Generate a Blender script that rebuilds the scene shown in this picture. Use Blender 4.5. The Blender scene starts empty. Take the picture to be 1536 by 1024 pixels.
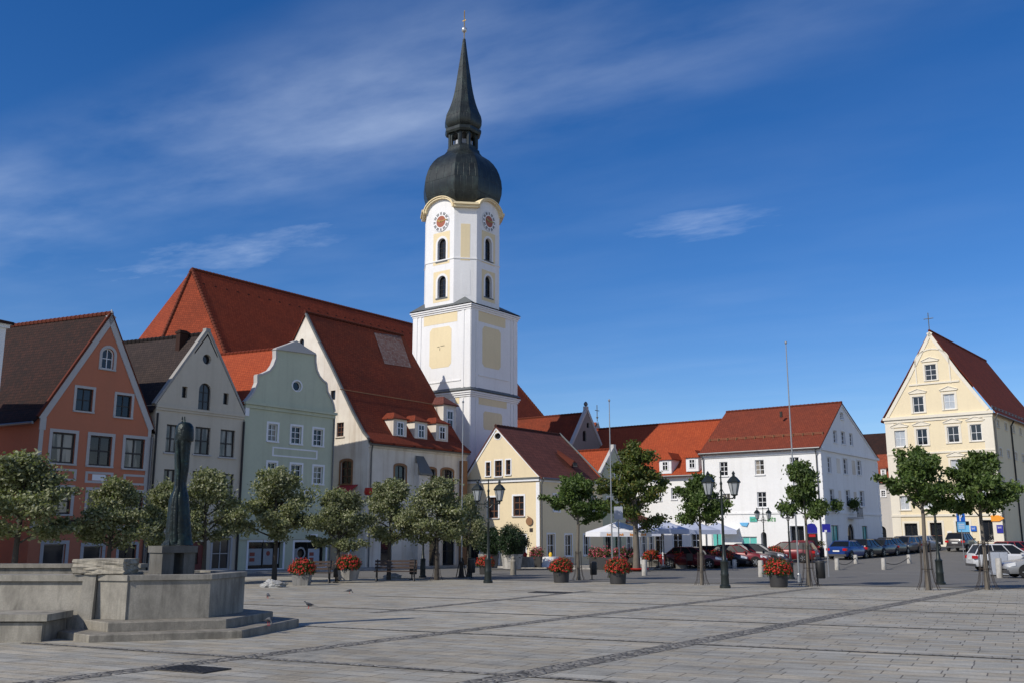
import bpy, bmesh, math, random
from mathutils import Vector, Matrix, noise
from mathutils.geometry import delaunay_2d_cdt
R = math.radians
rnd = random.Random(7)
sc = bpy.context.scene
col = sc.collection

# ---------------------------------------------------------------- camera model (photo 1536 x 1024)
F, CX, CY, HZ, CAMH = 1450.0, 768.0, 512.0, 802.0, 1.6
TH = math.atan((HZ - CY) / F)
def ray(px, py):
    u, v = (px - CX) / F, (CY - py) / F
    return Vector((u, math.cos(TH) - v * math.sin(TH), math.sin(TH) + v * math.cos(TH)))
CAM = Vector((0, 0, CAMH))
def clamp(x, a=0.0, b=1.0): return max(a, min(b, x))
def g(X, Y):                                   # lie of the ground: falls gently away, climbs again far off
    return -0.0105 * min(Y, 130) + 0.038 * clamp(Y - 64, 0, 50) * clamp((X - 6) / 12.0)
def gp(px, py):
    d = ray(px, py); t = 8.0
    while t < 220:
        p = CAM + d * t
        if p.z <= g(p.x, p.y): break
        t += 0.05
    return Vector((p.x, p.y, g(p.x, p.y)))
def gd(px, Y):                                 # ground point seen in column px (taken at ground level) at distance Y
    y = 850
    for _ in range(6):
        d = ray(px, y); X = d.x / d.y * Y
        y = CY - F * math.tan(math.atan((g(X, Y) - CAMH) / Y) - TH)
    return Vector((X, Y, g(X, Y)))
def at(px, py, Y):
    d = ray(px, py); return CAM + d * (Y / d.y)

# ---------------------------------------------------------------- mesh helpers
class MB:
    def __init__(s): s.v = []; s.f = []; s.uv = {}
    def face(s, pts, uv=None):
        i = len(s.v); s.v += [tuple(p) for p in pts]; s.f.append(list(range(i, i + len(pts))))
        if uv: s.uv[len(s.f) - 1] = uv
    def box(s, x0, x1, y0, y1, z0, z1):
        p = [(x, y, z) for z in (z0, z1) for x, y in ((x0, y0), (x1, y0), (x1, y1), (x0, y1))]
        s.hexa(p)
    def hexa(s, p):
        i = len(s.v); s.v += [tuple(q) for q in p]
        for f in ((3, 2, 1, 0), (4, 5, 6, 7), (0, 1, 5, 4), (1, 2, 6, 5), (2, 3, 7, 6), (3, 0, 4, 7)): s.f.append([i + k for k in f])
    def loft(s, rings, caps=True, closed=True):
        i = len(s.v); n = len(rings[0])
        for r in rings: s.v += [tuple(p) for p in r]
        for a in range(len(rings) - 1):
            for k in range(n if closed else n - 1):
                k2 = (k + 1) % n
                s.f.append([i + a * n + k, i + a * n + k2, i + (a + 1) * n + k2, i + (a + 1) * n + k])
        if caps:
            s.f.append([i + k for k in reversed(range(n))]); s.f.append([i + (len(rings) - 1) * n + k for k in range(n)])
    def tube(s, pts, r, n=8, caps=True):
        pts = [Vector(p) for p in pts]; rs = r if isinstance(r, (list, tuple)) else [r] * len(pts)
        rings = []; ref = None
        for k, p in enumerate(pts):
            d = (pts[min(k + 1, len(pts) - 1)] - pts[max(k - 1, 0)]).normalized()
            if ref is None: ref = d.orthogonal().normalized()
            ref = (ref - d * ref.dot(d))
            if ref.length < 1e-4: ref = d.orthogonal()
            ref.normalize(); b = d.cross(ref)
            rings.append([p + (ref * math.cos(2 * math.pi * j / n) + b * math.sin(2 * math.pi * j / n)) * rs[k] for j in range(n)])
        s.loft(rings, caps)
    def lathe(s, prof, n=16, c=(0, 0, 0), ph=0.0, sx=1.0, sy=1.0, caps=True):
        s.loft([[(c[0] + r * sx * math.cos(ph + 2 * math.pi * k / n), c[1] + r * sy * math.sin(ph + 2 * math.pi * k / n), c[2] + z) for k in range(n)] for r, z in prof], caps)
    def disc(s, c, x, z, r, n=20, r0=0.0, a0=0.0, a1=2 * math.pi):
        c, x, z = Vector(c), Vector(x), Vector(z)
        P = lambda q, a: c + (x * math.cos(a) + z * math.sin(a)) * q
        if r0 == 0 and a1 - a0 > 6.2: s.face([P(r, 2 * math.pi * k / n) for k in range(n)]); return
        for k in range(n):
            a, b = a0 + (a1 - a0) * k / n, a0 + (a1 - a0) * (k + 1) / n
            s.face([P(r0, a), P(r, a), P(r, b), P(r0, b)] if r0 else [c, P(r, a), P(r, b)])
    def build(s, name, mat, parent=None, smooth=None, label=None, weld=True, kind=None):
        me = bpy.data.meshes.new(name); me.from_pydata(s.v, [], s.f)
        if s.uv:
            ul = me.uv_layers.new(name='UVMap')
            for i, p in enumerate(me.polygons):
                q = s.uv.get(i)
                if q:
                    for k, li in enumerate(p.loop_indices): ul.data[li].uv = q[k]
        if weld and len(s.v) < 60000:
            bm = bmesh.new(); bm.from_mesh(me); bmesh.ops.remove_doubles(bm, verts=bm.verts, dist=1e-4)
            bmesh.ops.recalc_face_normals(bm, faces=bm.faces); bm.to_mesh(me); bm.free()
        if smooth is not None:
            me.shade_smooth(); me.set_sharp_from_angle(angle=R(smooth))
        me.materials.append(mat)
        o = bpy.data.objects.new(name, me); col.objects.link(o)
        if parent: o.parent = parent
        if label: o['label'] = label
        if kind: o['kind'] = kind
        return o
def tag(o, label, cat, group=None):
    o['label'] = label; o['category'] = cat
    if group: o['group'] = group
    return o
def thing(name, label, cat, loc=(0, 0, 0), rz=0.0, group=None):
    o = bpy.data.objects.new(name, None); o.empty_display_size = .3; col.objects.link(o)
    o.location = loc; o.rotation_euler = (0, 0, rz)
    return tag(o, label, cat, group)
def kids(o): return [c for c in bpy.data.objects if c.parent == o]
def dup(o, loc=None, rz=None, label=None, scale=None, parent=None, group=None):
    c = o.copy(); col.objects.link(c)
    if parent: c.parent = parent
    if loc is not None: c.location = loc
    if rz is not None: c.rotation_euler = (0, 0, rz)
    if scale is not None: c.scale = scale if hasattr(scale, '__len__') else (scale,) * 3
    if label: c['label'] = label
    if group: c['group'] = group
    for k in kids(o): dup(k, parent=c)
    return c

# ---------------------------------------------------------------- materials
class NT:
    def __init__(s, name):
        s.m = bpy.data.materials.new(name); s.m.use_nodes = True; s.t = s.m.node_tree
        s.b = s.t.nodes['Principled BSDF']
    def n(s, typ, **kw):
        n = s.t.nodes.new(typ)
        for k, v in kw.items():
            if k in n.inputs.keys() and not hasattr(n, k): n.inputs[k].default_value = v
            else: setattr(n, k, v)
        return n
    def l(s, a, b): s.t.links.new(a, b)
    def noise(s, vec, scale, detail=4, rough=.6):
        n = s.t.nodes.new('ShaderNodeTexNoise'); n.inputs['Scale'].default_value = scale; n.inputs['Detail'].default_value = detail; n.inputs['Roughness'].default_value = rough
        if vec: s.l(vec, n.inputs['Vector'])
        return n.outputs['Fac']
    def ramp(s, fac, stops):
        r = s.t.nodes.new('ShaderNodeValToRGB'); e = r.color_ramp.elements
        while len(e) < len(stops): e.new(0.5)
        for k, (p, c) in enumerate(stops):
            e[k].position = p; e[k].color = (c, c, c, 1) if not hasattr(c, '__len__') else (*c[:3], 1)
        s.l(fac, r.inputs['Fac']); return r.outputs['Color']
    def mix(s, fac, a, b, mode='MIX'):
        m = s.t.nodes.new('ShaderNodeMix'); m.data_type = 'RGBA'; m.blend_type = mode
        for k, q in ((0, fac), (6, a), (7, b)):
            if hasattr(q, 'is_linked'): s.l(q, m.inputs[k])
            elif k == 0: m.inputs[0].default_value = q
            else: m.inputs[k].default_value = (*q[:3], 1)
        return m.outputs[2]
    def mapping(s, vec, scale=(1, 1, 1), rot=(0, 0, 0)):
        m = s.t.nodes.new('ShaderNodeMapping'); m.inputs['Scale'].default_value = scale; m.inputs['Rotation'].default_value = rot
        s.l(vec, m.inputs['Vector']); return m.outputs['Vector']
    def coord(s, which='Object'): return s.t.nodes.new('ShaderNodeTexCoord').outputs[which]
    def bump(s, h, strength=.3, dist=.02):
        b = s.t.nodes.new('ShaderNodeBump'); b.inputs['Strength'].default_value = strength; b.inputs['Distance'].default_value = dist
        s.l(h, b.inputs['Height']); s.l(b.outputs['Normal'], s.b.inputs['Normal'])
    def out(s, color=None, rough=.7, metal=0.0, spec=.3):
        if color is not None:
            if hasattr(color, 'is_linked'): s.l(color, s.b.inputs['Base Color'])
            else: s.b.inputs['Base Color'].default_value = (*color[:3], 1)
        if hasattr(rough, 'is_linked'): s.l(rough, s.b.inputs['Roughness'])
        else: s.b.inputs['Roughness'].default_value = rough
        s.b.inputs['Metallic'].default_value = metal; s.b.inputs['Specular IOR Level'].default_value = spec
        return s.m
def mul(c, k): return tuple(x * k for x in c[:3])
def plain(name, c, rough=.6, metal=0.0, spec=.4, var=.12, scale=6):
    t = NT(name); n = t.noise(t.coord(), scale)
    return t.out(t.mix(n, mul(c, 1 - var), mul(c, 1 + var)), rough, metal, spec)
def plaster(name, c, stain=(.25, .2, .15), amt=.35, streak=.25):
    t = NT(name); o = t.coord()
    big = t.ramp(t.noise(o, .35, 5), [(.35, 0), (.72, 1)])
    fine = t.noise(o, 5.0, 5)
    st = t.ramp(t.noise(t.mapping(o, (2.2, 2.2, .16)), 1.0, 4), [(.5, 0), (.78, 1)])
    cc = t.mix(fine, mul(c, .92), mul(c, 1.06))
    m = t.t.nodes.new('ShaderNodeMath'); m.operation = 'MULTIPLY'; m.inputs[1].default_value = amt; t.l(big, m.inputs[0])
    cc = t.mix(m.outputs[0], cc, tuple(.5 * a + .5 * b for a, b in zip(mul(c, .8), stain)))
    m2 = t.t.nodes.new('ShaderNodeMath'); m2.operation = 'MULTIPLY'; m2.inputs[1].default_value = streak; t.l(st, m2.inputs[0])
    cc = t.mix(m2.outputs[0], cc, stain)
    t.bump(t.noise(o, 30, 3), .25, .01)
    return t.out(cc, .9, 0, .15)
def rooftile(name, c1, c2, stain, amt=.5, row=.2, wid=.2):
    t = NT(name); uv = t.coord('UV')
    b = t.n('ShaderNodeTexBrick'); t.l(uv, b.inputs['Vector'])
    b.offset = .5; b.inputs['Scale'].default_value = 1; b.inputs['Brick Width'].default_value = wid; b.inputs['Row Height'].default_value = row
    b.inputs['Mortar Size'].default_value = .016; b.inputs['Mortar Smooth'].default_value = .4; b.inputs['Bias'].default_value = 0
    b.inputs['Color1'].default_value = (*c1, 1); b.inputs['Color2'].default_value = (*c2, 1); b.inputs['Mortar'].default_value = (*mul(c1, .35), 1)
    n = t.ramp(t.noise(uv, .45, 6, .65), [(.38, 0), (.7, 1)])
    m = t.t.nodes.new('ShaderNodeMath'); m.operation = 'MULTIPLY'; m.inputs[1].default_value = amt; t.l(n, m.inputs[0])
    cc = t.mix(m.outputs[0], b.outputs['Color'], stain)
    f = t.noise(uv, 7, 3); cc = t.mix(f, mul((1, 1, 1), .0), cc) if False else cc
    sp = t.ramp(t.noise(uv, 2.6, 2), [(.6, 0), (.7, 1)])
    m3 = t.t.nodes.new('ShaderNodeMath'); m3.operation = 'MULTIPLY'; m3.inputs[1].default_value = .35; t.l(sp, m3.inputs[0])
    cc = t.mix(m3.outputs[0], cc, mul(c2, 1.25))
    w = t.n('ShaderNodeTexWave', wave_type='BANDS', bands_direction='Y', wave_profile='SAW'); t.l(uv, w.inputs['Vector'])
    w.inputs['Scale'].default_value = 1 / row / (20 / (2 * math.pi)) ; w.inputs['Distortion'].default_value = .4; w.inputs['Detail Scale'].default_value = .6
    t.bump(w.outputs['Fac'], .7, .05)
    return t.out(cc, .85, 0, .2)
def stone(name, c, var=.3, scale=3, bump=.4, dirt=(.07, .065, .055)):
    t = NT(name); o = t.coord()
    cc = t.mix(t.noise(o, 40, 4), mul(c, 1 - var), mul(c, 1 + var))
    d = t.ramp(t.noise(t.mapping(o, (1, 1, .5)), scale * .6, 6, .7), [(.42, 0), (.66, 1)])
    cc = t.mix(d, cc, tuple(.42 * a + .58 * b for a, b in zip(c, dirt)))
    sv = t.ramp(t.noise(t.mapping(o, (7, 7, .5)), 1.0, 3), [(.52, 0), (.75, .55)])
    cc = t.mix(sv, cc, dirt)
    t.bump(t.noise(o, 60, 5), bump, .01)
    return t.out(cc, .85, 0, .2)

M = {}
M['white'] = plaster('white_plaster', (.78, .785, .785), (.42, .4, .36), .22, .2)
M['towerwhite'] = plaster('tower_white_plaster', (.78, .78, .78), (.45, .43, .4), .2, .2)
M['ochre'] = plaster('ochre_plaster', (.77, .65, .42), (.5, .4, .25), .2, .15)
M['orange'] = plaster('terracotta_plaster', (.49, .18, .105), (.36, .16, .1), .4, .25)
M['greyw'] = plaster('warm_grey_plaster', (.57, .51, .41), (.33, .28, .2), .35, .3)
M['green'] = plaster('pale_green_plaster', (.51, .54, .41), (.3, .31, .24), .35, .35)
M['oldwhite'] = plaster('old_cream_plaster', (.74, .70, .62), (.34, .25, .17), .7, .6)
M['cream'] = plaster('cream_yellow_plaster', (.74, .625, .42), (.48, .4, .3), .22, .2)
M['creamR'] = plaster('pale_yellow_plaster', (.77, .665, .46), (.5, .42, .3), .2, .14)
M['trim'] = plaster('white_trim', (.76, .77, .79), (.4, .38, .35), .15, .1)
M['clockred'] = plain('red_brown_dial', (.34, .1, .05), .5)
M['trimcream'] = plaster('cream_white_trim', (.74, .69, .58), (.5, .44, .36), .2, .15)
M['poster'] = plain('shaded_poster_paper', (.27, .29, .31), .5)  # white paper greyed in colour for shade behind the shop glass
M['posterred'] = plain('shaded_poster_print', (.22, .05, .035), .6)  # red print dulled to go with the shade-darkened paper
M['doorred'] = plain('dull_red_door', (.13, .022, .018), .5)
M['trimgrey'] = plaster('grey_trim', (.47, .455, .44), (.3, .28, .25), .2, .15)
M['trimdark'] = plaster('dark_grey_trim', (.32, .31, .29), (.2, .19, .17), .3, .2)
M['brownstone'] = plaster('brown_stone_trim', (.27, .15, .08), (.15, .08, .05), .3, .2)
M['brick'] = rooftile('dark_brick', (.11, .05, .035), (.07, .035, .028), (.04, .025, .02), .4)
M['greystone'] = plaster('grey_stone', (.26, .235, .215), (.15, .13, .12), .3, .2)
M['plinth'] = plaster('dark_plinth', (.12, .12, .115), (.06, .06, .06), .3, .2)
M['palewall'] = plaster('olive_plaster', (.42, .44, .34), (.25, .25, .2), .2, .15)  # olive wall colour of the narrow house
M['roof_red'] = rooftile('red_tiles', (.27, .064, .032), (.34, .085, .04), (.15, .042, .026), .55)
M['roof_rust'] = rooftile('rust_tiles', (.17, .038, .021), (.22, .05, .026), (.11, .03, .02), .5)
M['roof_nave'] = rooftile('nave_tiles', (.25, .046, .019), (.33, .064, .026), (.14, .032, .016), .5)  # toned down to stand for shade on the nave's front slope
M['roof_dark'] = rooftile('dark_red_tiles', (.19, .038, .018), (.26, .052, .022), (.1, .028, .016), .65)  # red tile darkened to stand for a slope out of the sun
M['roof_bright'] = rooftile('orange_tiles', (.33, .058, .021), (.40, .078, .027), (.22, .045, .02), .45)
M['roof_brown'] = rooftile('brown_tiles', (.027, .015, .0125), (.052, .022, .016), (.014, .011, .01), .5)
M['roof_grey'] = rooftile('grey_brown_tiles', (.04, .029, .027), (.06, .042, .036), (.022, .018, .018), .6)
M['roof_maroon'] = rooftile('maroon_tiles', (.13, .046, .036), (.17, .06, .046), (.075, .034, .03), .5, .36, .3)
M['roof_patch'] = rooftile('patched_tiles', (.17, .13, .125), (.12, .045, .036), (.2, .15, .14), .5)
M['gl1'] = plain('dark_glass', (.012, .014, .018), .06, 0, .5, .3)
M['gl2'] = plain('bluish_glass', (.03, .033, .036), .05, 0, .5, .3)
def curtain_glass():
    t = NT('curtained_glass'); o = t.coord()
    n = t.ramp(t.noise(t.mapping(o, (2.6, 2.6, .3)), 1.0, 2), [(.42, (.02, .02, .02)), (.55, (.26, .235, .2))])
    return t.out(n, .08, 0, .6)
M['gl3'] = curtain_glass()
M['gl4'] = plain('pale_curtain_sky_glass', (.42, .45, .48), .08, 0, .6, .25, 2)  # pale pane tone holds light curtains and a painted sky reflection
M['frame_w'] = plain('white_window_paint', (.72, .73, .74), .5)
M['frame_b'] = plain('brown_window_wood', (.13, .055, .03), .55, scale=20)
M['frame_d'] = plain('dark_window_wood', (.03, .026, .024), .5, scale=20)
M['zinc'] = plain('zinc_sheet', (.16, .165, .17), .45, .7, .5, .25)
M['leadgrey'] = plain('lead_flashing', (.13, .14, .14), .6, .3, .4, .25, 3)
def copper():
    t = NT('dark_patinated_copper'); uv = t.coord('UV'); o = t.coord()
    n = t.noise(o, 1.2, 6)
    cc = t.ramp(n, [(.3, (.011, .014, .014)), (.55, (.022, .028, .027)), (.8, (.045, .064, .057))])
    st = t.ramp(t.noise(t.mapping(o, (1.6, 1.6, .12)), 1.5, 4), [(.5, 0), (.75, .6)])
    cc = t.mix(st, cc, (.045, .062, .055))
    w = t.n('ShaderNodeTexBrick'); t.l(uv, w.inputs['Vector']); w.inputs['Scale'].default_value = 1
    w.inputs['Brick Width'].default_value = .5; w.inputs['Row Height'].default_value = 1.4; w.inputs['Mortar Size'].default_value = .03; w.inputs['Mortar Smooth'].default_value = .6
    t.bump(w.outputs['Fac'], .6, -.05)
    return t.out(cc, .42, .35, .5)
M['copper'] = copper()
M['iron'] = plain('dark_green_iron', (.018, .024, .022), .45, .3, .5, .3)
M['black'] = plain('black_iron', (.014, .014, .015), .5, .2, .5, .3)
M['rust'] = plain('brown_iron', (.05, .04, .034), .7, .2, .3, .3)
M['steel'] = plain('grey_pole_metal', (.3, .31, .32), .4, .5, .5, .1)
M['gold'] = plain('gilt_metal', (.6, .38, .1), .35, .8, .5, .1)
M['silver'] = plain('silver_ball', (.55, .55, .55), .3, .7, .5, .1)
M['lampglass'] = plain('lantern_glass', (.33, .35, .36), .12, 0, .6, .15)
def bronze():
    t = NT('dark_green_bronze'); o = t.coord()
    cc = t.ramp(t.noise(o, 3.5, 6), [(.3, (.008, .010, .010)), (.55, (.013, .021, .019)), (.8, (.03, .065, .052))])
    t.bump(t.noise(o, 14, 4), .6, .03)
    return t.out(cc, .38, .55, .5)
M['bronze'] = bronze()
M['granite'] = stone('pale_granite', (.31, .29, .245), .3)
M['granitedark'] = stone('dark_granite', (.15, .145, .13), .35, 5)
M['granite2'] = stone('weathered_granite', (.26, .24, .2), .35, 5)
M['roughstone'] = stone('rough_limestone', (.44, .40, .32), .25, 4, 1.0)
M['concrete'] = stone('pale_concrete', (.48, .46, .42), .12)
M['rock'] = stone('white_rock', (.42, .42, .4), .4, 7, 1.0)
M['water'] = plain('basin_water', (.02, .035, .035), .04, 0, .6)
def pavers(ang):
    t = NT('plaza_pavers'); o = t.mapping(t.coord(), (1, 1, 1), (0, 0, -ang))
    b = t.n('ShaderNodeTexBrick'); t.l(o, b.inputs['Vector']); b.offset = .37; b.squash = .72; b.squash_frequency = 3
    for k, v in (('Scale', 1), ('Brick Width', .74), ('Row Height', .36), ('Mortar Size', .011), ('Mortar Smooth', .3), ('Bias', -.1)): b.inputs[k].default_value = v
    b.inputs['Color1'].default_value = (.345, .33, .28, 1); b.inputs['Color2'].default_value = (.42, .4, .34, 1); b.inputs['Mortar'].default_value = (.15, .138, .115, 1)
    cc = b.outputs['Color']
    big = t.ramp(t.noise(o, .12, 5), [(.3, .72), (.7, 1.12)])
    cc = t.mix(1.0, cc, big, 'MULTIPLY')
    tint = t.ramp(t.noise(t.mapping(o, (1.28, 2.94, 1)), 1.0, 0), [(.42, (1, 1, 1)), (.62, (1.07, 1.0, .9))])
    cc = t.mix(1.0, cc, tint, 'MULTIPLY')
    stk = t.ramp(t.noise(t.mapping(o, (.9, 4.2, 1)), 1.0, 5, .65), [(.3, .8), (.5, 1.0), (.72, 1.2)]); cc = t.mix(1.0, cc, stk, 'MULTIPLY')
    fine = t.ramp(t.noise(o, 24, 4), [(.25, .82), (.75, 1.16)])
    cc = t.mix(1.0, cc, fine, 'MULTIPLY')
    spots = t.ramp(t.noise(o, 1.3, 6, .7), [(.52, 1.0), (.72, .72)])
    cc = t.mix(1.0, cc, spots, 'MULTIPLY')
    m = t.t.nodes.new('ShaderNodeMath'); m.operation = 'MULTIPLY_ADD'; m.inputs[1].default_value = -1.0
    t.l(b.outputs['Fac'], m.inputs[0]); t.l(t.noise(o, 30, 3), m.inputs[2]); t.bump(m.outputs[0], .45, .012)
    return t.out(cc, .72, 0, .3)
def cobble():
    t = NT('small_cobbles'); o = t.coord()
    v = t.n('ShaderNodeTexVoronoi', feature='DISTANCE_TO_EDGE'); v.inputs['Scale'].default_value = 9; t.l(o, v.inputs['Vector'])
    v2 = t.n('ShaderNodeTexVoronoi'); v2.inputs['Scale'].default_value = 9; t.l(o, v2.inputs['Vector'])
    c = t.ramp(v2.outputs['Color'], [(.2, (.14, .133, .118)), (.8, (.31, .292, .255))])
    e = t.ramp(v.outputs['Distance'], [(.02, .25), (.12, 1)])
    t.bump(v.outputs['Distance'], .8, .05)
    return t.out(t.mix(1.0, c, e, 'MULTIPLY'), .8, 0, .2)
def asphalt():
    t = NT('worn_asphalt'); o = t.coord()
    cc = t.mix(t.noise(o, .35, 6), (.13, .126, .116), (.195, .187, .168))
    cc = t.mix(1.0, cc, t.ramp(t.noise(o, 45, 2), [(.3, .75), (.7, 1.25)]), 'MULTIPLY')
    t.bump(t.noise(o, 80, 3), .3, .008)
    return t.out(cc, .85, 0, .2)
M['cobble'] = cobble(); M['asphalt'] = asphalt()
M['paving'] = stone('pavement_slabs', (.33, .315, .275), .2, .8)
M['kerb'] = stone('kerb_stone', (.4, .385, .36), .15)
M['paint'] = plain('worn_road_paint', (.55, .55, .52), .7, var=.25)
M['ironcover'] = plain('cast_iron_cover', (.05, .047, .043), .6, .4, .4, .3, 30)
def leaf(name, dark, mid, light, trans=.25, rough=.45):
    t = NT(name)
    gi = t.n('ShaderNodeNewGeometry')
    c = t.ramp(gi.outputs['Random Per Island'], [(0, dark), (.45, mid), (.8, mid), (1, light)])
    n = t.ramp(t.noise(t.coord(), 1.1, 3), [(.35, .7), (.7, 1.25)])
    c = t.mix(1.0, c, n, 'MULTIPLY')
    t.out(c, rough, 0, .45)
    tr = t.n('ShaderNodeBsdfTranslucent'); t.l(t.mix(1.0, c, (1.2, 1.4, .5), 'MULTIPLY'), tr.inputs['Color'])
    mx = t.n('ShaderNodeMixShader'); mx.inputs[0].default_value = trans
    t.l(t.b.outputs[0], mx.inputs[1]); t.l(tr.outputs[0], mx.inputs[2])
    t.l(mx.outputs[0], t.t.nodes['Material Output'].inputs['Surface'])
    return t.m
M['leafL'] = leaf('grey_green_leaves', (.12, .14, .062), (.22, .235, .115), (.46, .45, .31), .28, .55)
M['leafR'] = leaf('maple_leaves', (.042, .072, .016), (.08, .128, .026), (.15, .2, .05), .28, .55)
M['leafY'] = leaf('autumn_tinged_leaves', (.05, .075, .016), (.10, .135, .026), (.2, .15, .03), .3, .55)
M['leafB'] = leaf('box_leaves', (.012, .028, .01), (.025, .05, .016), (.05, .09, .03), .1)
M['leafF'] = leaf('flower_foliage', (.04, .07, .015), (.08, .11, .02), (.14, .16, .04), .2)
M['bark'] = stone('grey_bark', (.16, .14, .115), .35, 5, 1.0)
M['barkD'] = stone('dark_bark', (.07, .06, .05), .3, 5, 1.0)
def petal(name, a, b):
    t = NT(name); gi = t.n('ShaderNodeNewGeometry')
    return t.out(t.ramp(gi.outputs['Random Per Island'], [(0, a), (1, b)]), .6, 0, .3)
M['red'] = petal('red_petals', (.26, .006, .008), (.48, .035, .018))
M['pink'] = petal('pink_petals', (.6, .04, .12), (.8, .2, .3))
M['yel'] = petal('yellow_petals', (.7, .4, .02), (.8, .55, .05))
M['potdark'] = plain('dark_planter', (.035, .034, .034), .6)
M['potgrey'] = stone('grey_planter', (.3, .29, .27), .15)
M['wood'] = plain('brown_bench_wood', (.05, .03, .02), .6, scale=30, var=.3)
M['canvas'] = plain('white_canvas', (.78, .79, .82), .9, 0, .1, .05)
M['canvasShade'] = plain('shade_toned_canvas', (.45, .49, .6), .9, 0, .1, .05)  # white canvas darkened and blued to stand for parasols in shade
M['signblue'] = plain('sign_blue', (.01, .11, .48), .4)
M['signlight'] = plain('sign_light_blue', (.14, .42, .7), .4)
M['signwhite'] = plain('sign_white', (.75, .75, .75), .4)
M['signnavy'] = plain('sign_navy', (.02, .02, .28), .45)
M['signred'] = plain('sign_red', (.55, .02, .02), .45)
M['signorange'] = plain('sign_orange', (.8, .3, .02), .5)
M['signgreen'] = plain('sign_green', (.06, .3, .08), .5)
M['teal'] = plain('teal_shop_panel', (.12, .46, .42), .25)
M['signback'] = plain('grey_sign_back', (.38, .41, .46), .5)
M['tyre'] = plain('tyre_rubber', (.015, .015, .015), .8)
M['rim'] = plain('alloy_rim', (.45, .46, .47), .3, .7)
M['carglass'] = plain('car_glass', (.01, .012, .013), .08, 0, .35)
M['tail'] = plain('tail_lamp', (.45, .01, .012), .2)
M['head'] = plain('head_lamp', (.7, .72, .74), .1, .2)
M['plate'] = plain('number_plate', (.75, .75, .72), .4)
M['plastic'] = plain('grey_plastic', (.06, .06, .062), .5)
M['redcloth'] = plain('red_cloth', (.35, .03, .03), .8)
M['whitecloth'] = plain('white_cloth', (.75, .75, .76), .9)
M['feather'] = plain('pigeon_grey', (.07, .075, .085), .7, scale=20, var=.5)
M['featherdark'] = plain('pigeon_dark', (.02, .02, .024), .7)
# ---------------------------------------------------------------- building helpers
def inside(p, poly):
    r = False; n = len(poly)
    for i in range(n):
        a, b = poly[i], poly[(i + 1) % n]
        if (a[1] > p[1]) != (b[1] > p[1]) and p[0] < (b[0] - a[0]) * (p[1] - a[1]) / (b[1] - a[1]) + a[0]: r = not r
    return r
def opening(a, z, w, h, arch=None):            # outline of an opening, centre a, sill z, anticlockwise
    if not arch: return [(a - w / 2, z), (a + w / 2, z), (a + w / 2, z + h), (a - w / 2, z + h)]
    if arch == 'circle': return [(a + w / 2 * math.cos(2 * math.pi * k / 20), z + h / 2 + h / 2 * math.sin(2 * math.pi * k / 20)) for k in range(20)]
    rise = w / 2 if arch == 'round' else w * .16
    pts = [(a - w / 2, z), (a + w / 2, z)]
    for k in range(11):
        t = math.pi * k / 10; pts.append((a + w / 2 * math.cos(t), z + h - rise + rise * math.sin(t)))
    return pts
class House:
    def __init__(s, name, label, cat, P, az, sh=0.0, mat=None):
        s.rz = math.pi / 2 - az; s.P = Vector(P); s.sh = sh; s.mat = mat
        s.e = thing(name, label, cat, P, s.rz)
        s.M = Matrix.Translation(s.P) @ Matrix.Rotation(s.rz, 4, 'Z'); s.Mi = s.M.inverted(); s.R3 = s.Mi.to_3x3()
        s.walls = MB()
    def L(s, u, w, z): return Vector((u + w * s.sh, w, z))
    def panel(s, A, B, mat=None): return Panel(s, s.L(A[0], A[1], 0), s.L(B[0], B[1], 0))
    def done(s): return s.walls.build('wall', s.mat, s.e)
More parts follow.
